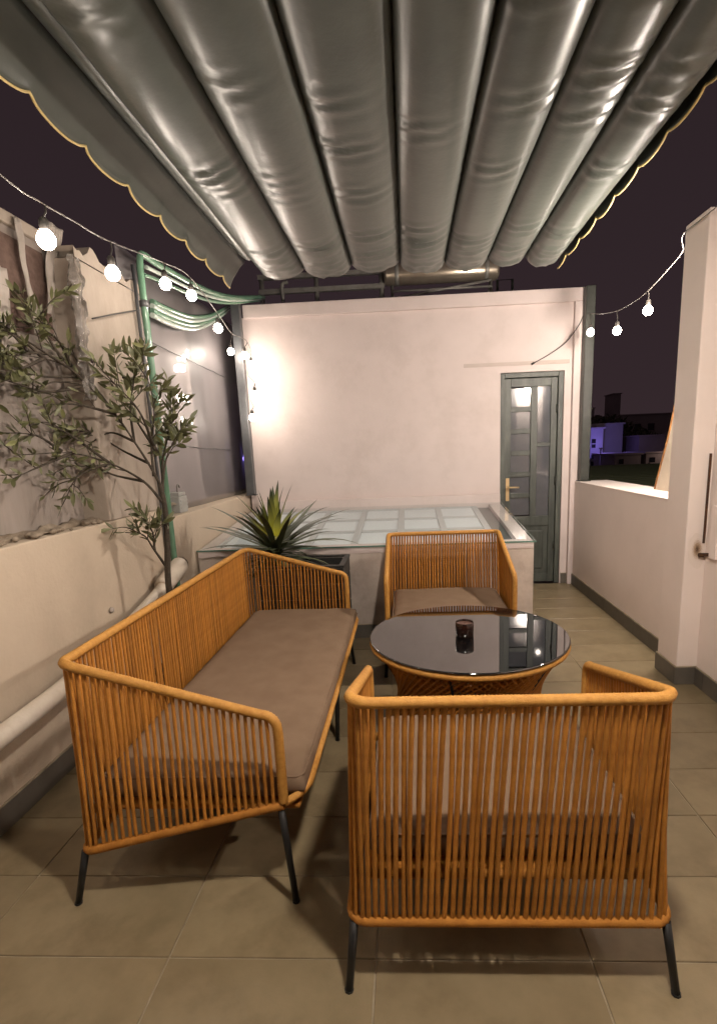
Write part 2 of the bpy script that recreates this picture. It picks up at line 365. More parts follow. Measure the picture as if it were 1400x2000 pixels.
for j in range(nrow+1):
    for i in range(ncol): slab(ax0+i*pw+.0265, ax0+(i+1)*pw-.0265, ay0+j*pd-.024, min(ay0+j*pd+.024, LEN), -.049, -.030).build('bar', M_BAR, blk)
gl = slab(bx0-.002, bx1+.012, -.018, LEN-.001, -.010, .0).build('glass_sheet', M_SKYGLASS, blk)
slab(bx0-.002, bx1+.0155, -.0205, -.0185, -.0105, .0005).build('glass_edge', M_GLASSEDGE, gl); slab(bx1+.0125, bx1+.0145, -.018, LEN-.001, -.0105, .0005).build('glass_edge', M_GLASSEDGE, gl)
skirt_on(blk, (-1.3, FYB), (.915, FYB), (0, -1)); skirt_on(blk, (.915, FYB), (.915, BY-.06), (1, 0))

# ---- right side: low wall with opening, pillar, near house wall
rw = empty('low_wall', (RX, 4.3, 0)); tag(rw, 'low white wall under the open gap between steel post and pillar', 'wall')
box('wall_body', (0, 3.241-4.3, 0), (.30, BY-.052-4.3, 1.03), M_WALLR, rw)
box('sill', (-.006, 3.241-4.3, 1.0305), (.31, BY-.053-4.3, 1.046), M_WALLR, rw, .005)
skirt_on(rw, (RX, 3.245), (RX, BY-.053), (-1, 0))
pl = empty('pillar', (1.6, 3.12, 0)); tag(pl, 'white square pillar between open gap and nearer wall', 'pillar')
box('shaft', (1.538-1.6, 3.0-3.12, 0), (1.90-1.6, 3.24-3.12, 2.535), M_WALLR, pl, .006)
skirt_on(pl, (1.538, 3.0), (1.538, 3.24), (-1, 0), step=.3); skirt_on(pl, (1.538-.012, 3.0), (RX, 3.0), (0, -1), step=.3)
hw = empty('house_wall', (RX, 1, 0)); tag(hw, 'tall white wall at the edge of the terrace in front of the pillar', 'wall')
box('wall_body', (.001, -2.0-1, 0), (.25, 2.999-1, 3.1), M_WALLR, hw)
skirt_on(hw, (RX, -1.9), (RX, 2.988), (-1, 0))
# rusted gate bolt and the flat bar above it, in the corner of pillar and near wall
gb = empty('gate_latch', (1.615, 2.99, .78)); tag(gb, 'rusty gate bolt with dark stain in the corner beside the pillar', 'latch')
MB().tube([(0, 0, -.012), (0, -.025, 0), (.03, -.028, 0)], .010, 8).build('bolt', M_RUST, gb)
MB().lathe([(.0, .012), (.014, .010), (.018, 0), (.014, -.010), (0, -.012)], 8, (.0, -.014, -.004)).build('nut', M_RUST, gb)
def blob(name, m, parent, loc, w, h, seed, nrm='y', thick=.0018):
    mb = MB(); n = 22; vs = []
    for k in range(n):
        a = 2*math.pi*k/n; r = 1+.35*noise.noise(Vector((math.cos(a)*1.5+seed, math.sin(a)*1.5, seed)))
        u, vv = w*r*math.cos(a), h*r*math.sin(a); vs.append((u, -thick, vv) if nrm == 'y' else (-thick if nrm == 'x' else thick, u, vv))
    c = len(vs); vs += [(v[0], 0, v[2]) if nrm == 'y' else (0, v[1], v[2]) for v in vs]
    fs = [tuple(range(n))] + [(k, (k+1) % n, n+(k+1) % n, n+k) for k in range(n)]
    mb.add(vs, fs); o = mb.build(name, m, parent, loc=loc); b = bmesh.new(); b.from_mesh(o.data); bmesh.ops.recalc_face_normals(b, faces=b.faces); b.to_mesh(o.data); b.free(); return o
def faded(name, inner, outer, rad):
    """rust stain: rust in the middle thinning to the wall paint"""
    m = bpy.data.materials.new(name); m.use_nodes = True; t = m.node_tree; b = t.nodes['Principled BSDF']; b.inputs['Roughness'].default_value = .8
    c = t.nodes.new('ShaderNodeTexCoord'); ln = t.nodes.new('ShaderNodeVectorMath'); ln.operation = 'LENGTH'; n = t.nodes.new('ShaderNodeTexNoise'); n.inputs['Scale'].default_value = 40
    mp = t.nodes.new('ShaderNodeMapping'); mp.inputs['Scale'].default_value = (1/rad[0], 1/rad[0], 1/rad[1]); t.links.new(c.outputs['Object'], mp.inputs[0]); t.links.new(mp.outputs[0], ln.inputs[0])
    ad = t.nodes.new('ShaderNodeMath'); ad.operation = 'MULTIPLY_ADD'; ad.inputs[1].default_value = .8; t.links.new(n.outputs[0], ad.inputs[0]); t.links.new(ln.outputs['Value'], ad.inputs[2])
    r = t.nodes.new('ShaderNodeValToRGB'); e = r.color_ramp.elements; e[0].position = .45; e[0].color = (*inner, 1); e[1].position = 1.25 if False else 1.0; e[1].color = (*outer, 1); k = e.new(.72); k.color = tuple((a*.45+bb*.55)*(1, .82, .6)[q] for q, (a, bb) in enumerate(zip(inner, outer)))+(1,)
    t.links.new(ad.outputs[0], r.inputs[0]); t.links.new(r.outputs[0], b.inputs['Base Color']); return m
M_STAIN = faded('rust_stain', (.07, .03, .012), (.78, .68, .62), (.05, .10))
blob('rust_stain', M_STAIN, gb, (-.012, .0095, .025), .05, .10, 3.1)
box('flat_bar', (.012, -.002, .06), (.022, .006, .55), M_RUST, gb)
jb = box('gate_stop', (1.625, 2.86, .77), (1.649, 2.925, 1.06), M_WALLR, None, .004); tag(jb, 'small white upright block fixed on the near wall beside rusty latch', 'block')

# steel posts
def post(x0, x1, y0, y1, z0, z1, m, label):
    r = empty('steel_post', ((x0+x1)/2, (y0+y1)/2, z0)); tag(r, label, 'post')
    hx, hy = (x1-x0)/2, (y1-y0)/2
    box('shaft', (-hx, -hy, .007), (hx, hy, z1-z0), m, r, .006); box('base_plate', (-hx-.012, -hy-.012, 0.001), (hx+.012, hy+.012, .0065), m, r)
    return r
post(1.664, 1.748, 5.262, 5.35, 1.046, 2.80, M_STEELDARK, 'dark green steel post standing on the sill at the end of rear wall')
post(-1.605, -1.525, 5.28, 5.362, 1.02, 2.84, M_STEELGREY, 'grey steel post in the corner wound with string lights')

# board leaning at the pillar, outside
p0 = px(1282, 957, Z=1.047); 
bd = empty('leaning_board', (1.86, 3.42, 1.046)); tag(bd, 'beige board with rusty edge leaning on the sill behind the pillar', 'board')
A, B_, C_ = px(1279, 957, X=1.86), px(1313, 850, X=1.86), px(1330, 957, X=1.86)
def rel(p, o): return (p.x-o.location.x, p.y-o.location.y, p.z-o.location.z)
yA = A.y-3.42; yB = yA-.30
m = MB(); q = [(0, yA, .0005), (0, yB-.10, .0005), (0, yB-.10, .62), (0, yB+.06, .62)]
m.add([(0, y, z) for _, y, z in q]+[(.018, y, z) for _, y, z in q], [(0,1,2,3),(7,6,5,4),(0,4,5,1),(1,5,6,2),(2,6,7,3),(3,7,4,0)]); m.build('sheet', M_BOARD, bd)
MB().tube(smoothpath([(.0, yA+.004, .004), (.0, yA-.07, .18), (.0, yA-.15, .37), (.0, yB+.066, .618)], 5), .009, 6).build('rusty_edge', M_RUSTEDGE, bd)

# ---- left side
lp = empty('parapet', (LX, 1.5, 0)); tag(lp, 'beige plastered parapet behind the rope sofa', 'wall')
box('wall_body', (-.16, -2.0-1.5, 0), (0, 3.503-1.5, 1.088), M_PARAPET, lp, .006)
skirt_on(lp, (LX, -1.9), (LX, 3.5), (1, 0))
blob('rusty_hole', M_DIRT, lp, (.0, 2.96-1.5-.16, .735), .022, .03, 1.2, 'x', .002)
hk = MB().lathe([(0, .0), (.016, .002), (.016, .012), (.008, .02), (0, .022)], 10).build('wall_plug', M_WHITEPL, lp); hk.rotation_euler = (0, math.pi/2, 0); q = px(215, 1192, X=LX); hk.location = (.0005, q.y-1.5, q.z)
# rubble along the top
rb = empty('broken_coping', (LX-.10, 1.5, 1.088)); tag(rb, 'ragged broken mortar along the top of the beige parapet', 'mortar', kind=None)
def rubble(u, v):
    y = -2.0+4.3*u; a = v*math.pi
    p = Vector((.055*math.cos(a), y, .045*math.sin(a)))
    k = 1+.9*noise.noise(Vector((p.x*30, y*9, p.z*30))) + .5*noise.noise(Vector((p.x*60+5, y*26, p.z*60)))
    return (-.02+p.x*k, y-.02, max(.001, p.z*k*.55))
MB().grid(rubble, 340, 10).build('mortar_ridge', M_MORTAR, rb)
for k in range(26):
    b = MB(); s = random.uniform(.010, .026); b.lathe([(0, -.6*s), (s*.8, -.3*s), (s, .2*s), (.6*s, .6*s), (0, .7*s)], 5)
    b.v = [tuple(c*(1+random.uniform(-.25, .25)) for c in v) for v in b.v]
    b.build('stone', M_MORTAR, rb, loc=(random.uniform(.045, .085), random.uniform(.2, 1.28), s*.55), rot=(0, 0, random.uniform(0, 6)))
nw = empty('neighbour_wall', (-1.77, 1.2, 0)); tag(nw, 'stained grey cement wall of the neighbour rising above the parapet', 'wall')
box('wall_body', (-.3, -2.6, 0), (0, 1.66, 2.47), M_CEMENT, nw)
cap = box('capping', (-.31, -2.61, 2.471), (.02, 1.67, 2.53), M_CREAM, nw, .01)
# dark panel painted as the darkness seen through the torn white sheet
box('painted_darkness', (.0005, 2.24-1.2, 2.02), (.004, 2.80-1.2, 2.43), M_DARKNESS, nw)
def torn(pts, w0, w1, label):
    """strip of torn sheet hanging down the wall; pts photo pixels"""
    P = smoothpath([px(x, y, X=-1.735) for x, y in pts], 6); r = empty('torn_sheet', P[0]); tag(r, label, 'sheet', 'torn white sheet on the neighbour wall')
    def fn(u, v):
        i = u*(len(P)-1); k = min(int(i), len(P)-2); p = P[k].lerp(P[k+1], i-k)-P[0]
        ww = w0+(w1-w0)*u; ww *= 1+.5*noise.noise(Vector((u*6, w0*90, v*2)))
        return (p.x+.006*math.sin(v*7+u*9), p.y+(v-.5)*ww, p.z)
    mb = MB().grid(fn, 24, 5); o = mb.build('sheet', M_WHITEPL, r); md = o.modifiers.new('t', 'SOLIDIFY'); md.thickness = .002
torn([(32, 425), (45, 500), (62, 580), (72, 655)], .05, .03, 'narrow torn white strip below the first bulb on neighbour wall')
torn([(108, 440), (102, 500), (100, 560), (96, 612)], .11, .03, 'tapering torn white sheet right under the first lit bulb')
torn([(2, 520), (8, 600), (14, 660), (22, 720)], .06, .10, 'torn white sheet by the panel of painted darkness at the picture edge')
# crumpled clear plastic strip
cs = empty('plastic_strip', px(140, 500, X=-1.60)); tag(cs, 'crumpled clear plastic strip hanging beside the cream wall', 'plastic strip')
P0, P1 = px(148, 492, X=-1.598), px(182, 770, X=-1.598)
def crump(u, v):
    p = P0.lerp(P1, u)-P0; n1 = noise.noise(Vector((u*9, v*5, 1))); n2 = noise.noise(Vector((u*22, v*9, 4)))
    return (p.x+.02*n1+.012*n2+.02*math.sin(v*9), p.y+(v-.5)*(.075+.03*noise.noise(Vector((u*5, 0, 2))))+.012*n2, p.z+.01*n1)
o = MB().grid(crump, 60, 14, False).build('sheet', M_PLASTIC, cs); o.modifiers.new('t', 'SOLIDIFY').thickness = .0015
MB().tube(smoothpath([rel(px(180, 622, X=-1.60), cs), rel(px(230, 612, X=-1.60), cs), rel(px(272, 605, X=-1.6), cs)], 4), .004, 6).build('tie_cord', M_CABLEDK, cs)
# cream pier
cp_ = empty('cream_pier', (LX-.02, 3.17, 0)); tag(cp_, 'stained cream plaster pier rising behind the olive tree', 'wall')
m = MB()
def pier(u, v): return (.0, (u-.5)*.70, v*2.50+.05*(v > .99)*noise.noise(Vector((u*6, 2, 1))))
box('wall_body', (-.2, -.338, 1.089), (.012, .33, 2.42), M_CREAM, cp_, .008)
def ragged():
    b = MB(); n = 26; ys = [-.337+.666*k/n for k in range(n+1)]; hs = [2.4205+.05+.07*noise.noise(Vector((y*9, 3, 1)))+.03*noise.noise(Vector((y*30, 1, 1))) for y in ys]
    for k in range(n): 
        b.add([(-.19,ys[k],2.4205),(.016,ys[k],2.4205),(.016,ys[k+1],2.4205),(-.19,ys[k+1],2.4205),(-.19,ys[k],hs[k]),(.016,ys[k],hs[k]),(.016,ys[k+1],hs[k+1]),(-.19,ys[k+1],hs[k+1])],
              [(4,5,6,7),(1,2,6,5),(3,0,4,7)])
    return b
ragged().build('ragged_top', M_CREAM, cp_)
# lower ledge wall beyond the pier
ll = empty('ledge_wall', (LX, 4.4, 0)); tag(ll, 'low plastered ledge wall between olive tree and corner post', 'wall')
box('wall_body', (-.24, 3.505-4.4, 0), (0, 6.0-4.4, 1.017), M_PARAPET, ll, .006)
# glossy sheet wall behind
sw = empty('sheet_wall', (-1.76, 4.45, 1.0175)); tag(sw, 'glossy pale vinyl sheet wall reflecting the bulbs above the ledge', 'wall')
def sheet(u, v):
    y = -.93+2.48*u; z = v*1.72
    return (.012*math.sin(u*19+v*2)*.5+.007*noise.noise(Vector((y*5, z*1.2, 3))), y, z)
o = MB().grid(sheet, 60, 30).build('vinyl_sheet', M_SHEET, sw); o.modifiers.new('t', 'SOLIDIFY').thickness = .004
for z in (.50, 1.20):
    MB().tube([(.016, -.9+1.8*k/30, z-.0015*k+.008*noise.noise(Vector((k*.5, z, 0)))) for k in range(31)], .0035, 5).build('seam', M_STEELGREY, sw)
# far rear return behind the corner (dark gap)
eb = empty('meter_box', px(350, 992, X=-1.70)); tag(eb, 'small grey box with hook standing on the ledge by the green pole', 'box')
eb.location.z = 1.0175
box('case', (-.05, -.07, 0), (.04, .07, .12), M_GREYBOX, eb, .006); box('cap', (-.045, -.06, .1205), (.035, .06, .15), M_GREYBOX, eb, .006)
for k in range(3): box('rib', (.0405, -.06, .03+k*.026), (.044, .06, .043+k*.026), M_GREYBOX, eb)
MB().tube(smoothpath([(0, 0, .148), (0, .0, .19), (0, .03, .205), (0, .045, .18)], 5), .006, 6).build('hook', M_CABLE, eb)

# green pole frame: upright and bowed pipes back to the corner
gp = empty('pipe_frame', px(330, 1060, X=-1.6)); tag(gp, 'green painted pipe frame upright with bowed top pipes', 'frame')
gp.location = (-1.585, 3.46, .003)
def G(p): return (p.x+1.585, p.y-3.46, p.z-.003)
up = [Vector((-1.585, 3.46, .004)), Vector((-1.585, 3.46, 2.56)), Vector((-1.583, 3.475, 2.625)), Vector((-1.58, 3.52, 2.65))]
bow = [Vector((-1.58, 3.52, 2.65)), Vector((-1.575, 3.75, 2.655)), px(400, 565, X=-1.56), px(455, 580, X=-1.50), px(515, 580, X=-1.38)]
MB().tube([G(p) for p in up[:2]]+[G(p) for p in smoothpath(up[1:]+bow[1:], 6)], .021, 10).build('main_pipe', M_GREEN, gp)
up2 = [v+Vector((-.02, -.05, 0)) for v in up[:2]]
MB().tube([G(p) for p in up2], .011, 8).build('upright_rod', M_STEELGREY, gp)
for k, (dz, dx) in enumerate([(-.05, -.02), (-.095, -.04), (.03, -.05)]):
    b2 = [p+Vector((dx, .0 if i else .06, dz*(1-.7*(i/4)))) for i, p in enumerate(bow)]
    MB().tube([G(p) for p in smoothpath(b2, 6)], .013, 8).build('bowed_pipe', M_GREEN if k else M_ROLL, gp)
for z in (1.45, 2.35): MB().lathe([(.024, -.02), (.028, -.015), (.028, .015), (.024, .02)], 12, (0, 0, z)).build('clamp', M_STEELGREY, gp)
# sagging folds modelled in place of the pipes' reflection in the glossy sheet
rc = empty('reflected_folds', px(370, 620, X=-1.69)); tag(rc, 'sagging greenish folds standing in for the reflection of the bowed pipes', 'reflection')
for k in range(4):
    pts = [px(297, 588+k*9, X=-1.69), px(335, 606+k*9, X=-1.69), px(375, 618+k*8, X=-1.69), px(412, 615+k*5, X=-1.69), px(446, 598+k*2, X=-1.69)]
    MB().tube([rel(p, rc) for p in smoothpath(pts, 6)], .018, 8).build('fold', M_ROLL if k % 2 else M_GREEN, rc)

# drain pipe along the parapet
dp = empty('drain_pipe', (-1.545, 2.8, .4)); tag(dp, 'dirty white drain pipe running along the parapet behind the sofa', 'pipe')
pts = [Vector((-1.53, .2, .38)), Vector((-1.53, 1.7, .425)), Vector((-1.53, 2.3, .465)), Vector((-1.535, 3.0, .585)), px(352, 1102, X=-1.535)]
MB().tube([rel(p, dp) for p in smoothpath(pts, 8)], .040, 16).build('pipe', M_PVC, dp)
e = pts[-1]; d = (pts[-1]-pts[-2]).normalized()
MB().tube([rel(e-d*.30, dp), rel(e-d*.29, dp), rel(e-d*.01, dp), rel(e, dp)], [.046, .056, .056, .052], 16).build('socket_end', M_PVC, dp)
MB().tube([rel(e+d*.001, dp), rel(e+d*.022, dp)], [.053, .047], 12).build('blackened_rim', M_DIRT, dp)

# ================================================================== CANOPY
can = empty('canopy', (0, 2, 2.88)); tag(can, 'grey tarpaulin canopy sagging in long swags above the seats', 'canopy')
creases = [-1.05, -.715, -.365, -.005, .32, .63, .90, 1.15]
CZ, CY0, CY1 = 2.885, -.6, 4.28
random.seed(11)
for k in range(7):
    x0, x1 = creases[k], creases[k+1]; wd = x1-x0; dep = .19+.012*math.sin(k*2.3); ye = CY1+random.uniform(-.02, .03)
    def swag(u, v, k=k, x0=x0, wd=wd, dep=dep, ye=ye):
        y = CY0+(ye-CY0)*v; a = math.pi*u
        bulge = 1+.05*noise.noise(Vector((y*.9, k*7.1, 0)))
        c = math.cos(a); s = math.sin(a)
        x = x0+wd*(.5-.5*math.copysign(abs(c)**.84, c)*(1+.25*s*abs(c))); z = -dep*bulge*(s**.62 if s > 0 else 0)
        end = max(0, 1-(ye-y)/.55)                         # gathered folds near the hem
        f = noise.noise(Vector((x*13+y*6, y*13-x*5, k*3.3)))+.5*noise.noise(Vector((x*30, y*24, k)))
        z += .016*end*f*s
        for (yc, xc, am) in WR[k]:
            dy = y-yc; dx = (u-xc)*wd
            gwt = math.exp(-(dy/.10)**2-(dx/.09)**2)
            z += .8*am*gwt*math.sin((dy+dx*.55+.03*noise.noise(Vector((x*14, y*11, k))))*62+xc*40)
        z += .0045*s*noise.noise(Vector((x*5, y*2.3, k)))
        return (x, y-2, z+CZ-2.88)
    WR = WR if 'WR' in dir() else [[(random.uniform(1.6, 3.9), random.uniform(.25, .65), random.uniform(.005, .009)) for _ in range(4)]+[(3.72+random.uniform(-.12, .1), random.uniform(.3, .6), .010), (3.95, random.uniform(.3, .7), .007)] for _ in range(7)]
    o = MB().grid(swag, 22, 240).build('swag', M_TARP, can)
    MB().tube([(x0, CY0-2, CZ-2.88+.012), (x0, CY1-2-.02, CZ-2.88+.012)], .012, 8).build('cross_bar', M_STEELGREY, can)
MB().tube([(creases[7], CY0-2, CZ-2.88+.012), (creases[7], CY1-2.02, CZ-2.88+.012)], .012, 8).build('cross_bar', M_STEELGREY, can)
def flap(name, top, bot, per, sgn):
    n = 300; ye = CY1+.16; pts = []
    def edge(y):
        ph = ((y-CY0)/per) % 1
        return .045*math.sqrt(max(0, 1-(2*ph-1)**2))
    def fn(u, v):
        y = CY0+(ye-CY0)*u; drop = edge(y); q = v*(1+drop/.2)
        x = top[0]+(bot[0]-top[0])*q; z = top[1]+(bot[1]-top[1])*q
        x += sgn*.02*math.sin(math.pi*v)+.008*noise.noise(Vector((y*3, v*3, sgn)))
        return (x, y-2, z-2.88)
    o = MB().grid(fn, n, 8).build(name, M_TARP, can); o.modifiers.new('t', 'SOLIDIFY').thickness = .002
    MB().tube([fn(i/n, 1.0) for i in range(n+1)], .0055, 5).build('trim', M_TRIM, o)
flap('end_flap', (-1.20, 2.885), (-1.312, 2.735), .345, -1)
MB().grid(lambda u, v: (-1.20+.15*u, CY0+(CY1-CY0)*v-2, CZ-2.88-.05*math.sin(math.pi*u)), 8, 60).build('swag', M_TARP, can)
flap('end_flap', (1.155, 2.885), (1.175, 2.74), .30, 1)
# rails that carry it, hung between the walls
for y in (.2, 4.05): MB().tube([(-1.15, y-2, .05), (1.10, y-2, .05)], .022, 8).build('rail', M_STEELGREY, can)

# ================================================================== STRING LIGHTS
bulb_me = MB().lathe([(.0, -.034), (.014, -.031), (.025, -.021), (.030, -.008), (.029, .004), (.022, .018), (.014, .027)], 14).mesh('bulb', M_BULB)
sock_me = MB().lathe([(0, .068), (.010, .066), (.015, .058), (.0155, .028), (.0148, .0265)], 12).mesh('lamp_socket', M_SOCKET)
def string_lights(label, wire, bulbs, group):
    """wire: cable points; bulbs: (bulb centre, point on the cable)"""
    r = empty('string_lights', wire[0]); tag(r, label, 'string lights', group); W0 = wire[0]
    MB().tube([p-W0 for p in smoothpath(wire, 6)], .0030, 6).build('cable', M_CABLE, r)
    for b, top in bulbs:
        s = link('lamp_socket', sock_me, r, b-W0); link('bulb', bulb_me, s, (0, 0, 0))
        MB().tube([p-b for p in smoothpath([top, (top+b+Vector((0, 0, .066)))/2+Vector((.004, .003, 0)), b+Vector((0, 0, .066))], 3)], .0035, 5).build('drop_cord', M_SOCKET, s)
LXB = lambda x: -1.20-.12*max(0, min(1, (x-60)/370))
wp = lambda x, y: px(x, y, X=LXB(x))
wire = [Vector((-1.20, -.9, 2.46)), Vector((-1.20, .2, 2.36)), Vector((-1.20, 1.1, 2.36)), wp(0, 340), wp(75, 392), wp(145, 432), wp(212, 470), wp(318, 512), wp(370, 540), wp(425, 612)]
bl = [(wp(90, 466), wp(88, 400)), (wp(220, 532), wp(216, 472)), (wp(323, 553), wp(319, 513)), (wp(374, 576), wp(370, 541)), (wp(426, 640), wp(425, 613))]
for y, z in ((-.4, 2.27), (.3, 2.23), (.95, 2.23)): bl.append((Vector((-1.20, y, z)), Vector((-1.20, y, z+.13))))
PB = 5.12
wire2 = [px(452, 650, Y=PB), px(474, 660, Y=PB+.04), px(483, 668, Y=PB+.02), px(490, 690, Y=PB), px(484, 730, Y=PB+.04), px(497, 748, Y=PB), px(488, 775, Y=PB+.04), px(495, 792, Y=PB)]
wp5 = lambda x, y: px(x, y, Y=PB)
bl += [(wp5(451, 686), wire2[0]), (wp5(478, 693), wire2[2]), (wp5(490, 712), wire2[3]), (wp5(498, 770), wire2[5]), (wp5(493, 815), wire2[7])]
string_lights('string of warm bulbs running above the parapet and down the corner post', wire+wire2, bl, 'warm string lights')
RXB = 1.62
wr = lambda x, y: px(x, y, X=RXB)
wire = [wr(1150, 612), wr(1178, 612), wr(1206, 606), wr(1240, 588), wr(1270, 563), wr(1305, 525), wr(1333, 490), Vector((1.535, 3.26, 2.50)), Vector((1.525, 3.0, 2.50)), Vector((1.54, 2.5, 2.52)), Vector((1.54, 1.8, 2.50)), Vector((1.54, .9, 2.50)), Vector((1.54, -.6, 2.55))]
bl = [(wr(1153, 648), wr(1153, 614)), (wr(1205, 645), wr(1204, 607)), (wr(1265, 605), wr(1266, 567))]
for y, z in ((2.2, 2.38), (1.5, 2.36), (.8, 2.36), (.1, 2.36)): bl.append((Vector((1.535, y, z)), Vector((1.54, y, z+.135))))
string_lights('string of warm bulbs sagging across the open gap to the pillar', wire, bl, 'warm string lights')
sag = lambda t_: 2.62-.12*math.sin(math.pi*t_)  # strand across the near end, added out of view as extra fill
wire = [Vector((-1.47+3.0*k/10, .55, sag(k/10))) for k in range(11)]
string_lights('added string of fill bulbs slung out of view under the canopy', wire, [(Vector((-1.47+3.0*t_, .55, sag(t_)-.13)), Vector((-1.47+3.0*t_, .55, sag(t_)))) for t_ in (.3, .7)], 'warm string lights')
# shaded pendant hung from a canopy bar over the near seats, added out of view as fill light
pd_ = empty('fill_pendant', (.30, .85, 2.40)); tag(pd_, 'added fill pendant with wide metal shade out of view under the canopy', 'lamp')
MB().lathe([(.02, .10), (.03, .095), (.05, .06), (.17, -.035), (.172, -.037), (.168, -.036), (.048, .056), (.02, .08)], 28).build('shade', M_STEELDARK, pd_)
MB().lathe([(0, -.085), (.03, -.077), (.052, -.055), (.06, -.025), (.052, .005), (.03, .03), (.015, .05)], 18).build('bulb', emat('fill_pendant_bulb', (1, .88, .76), FILL_LAMP), pd_)
MB().tube([(0, 0, .09), (0, 0, .50)], .004, 6).build('cord', M_CABLEDK, pd_)
# bracket lamp on the far face of the pillar (hidden from here by the pillar)
bk = empty('bracket_lamp', (1.655, 3.36, 2.12)); tag(bk, 'globe bracket lamp on the far face of the white pillar', 'lamp')
box('wall_plate', (-.03, -.1185, -.09), (.03, -.110, .01), M_STEELDARK, bk, .002)
MB().tube(smoothpath([(0, -.11, -.06), (0, -.05, -.075), (0, 0, -.055)], 5), .008, 8).build('arm', M_STEELDARK, bk)
MB().lathe([(0, -.058), (.022, -.058), (.028, -.05), (.026, -.038)], 12).build('collar', M_STEELDARK, bk)
MB().lathe([(.02, -.045), (.04, -.03), (.05, 0), (.043, .026), (.025, .044), (0, .05)], 18).build('globe', emat('bracket_globe', (1, .875, .76), BRACKET), bk)
# loose cable on the rear wall
e0 = px(1040, 710, Y=BY-.006)
lc = empty('loose_cable', e0); tag(lc, 'thin dark cable drooping across the rear wall above the door', 'cable')
pts = [e0, px(1072, 692, Y=BY-.012), px(1105, 668, Y=BY-.03), px(1130, 635, Y=BY-.055), px(1140, 615, Y=BY-.06), px(1150, 611, Y=5.25)]
MB().tube([rel(p, lc) for p in smoothpath(pts, 6)], .0045, 6).build('wire', M_CABLEDK, lc); MB().tube([(-.012, -.004, -.006), (.012, -.004, .006)], .010, 8).build('plug_end', M_CABLEDK, lc)

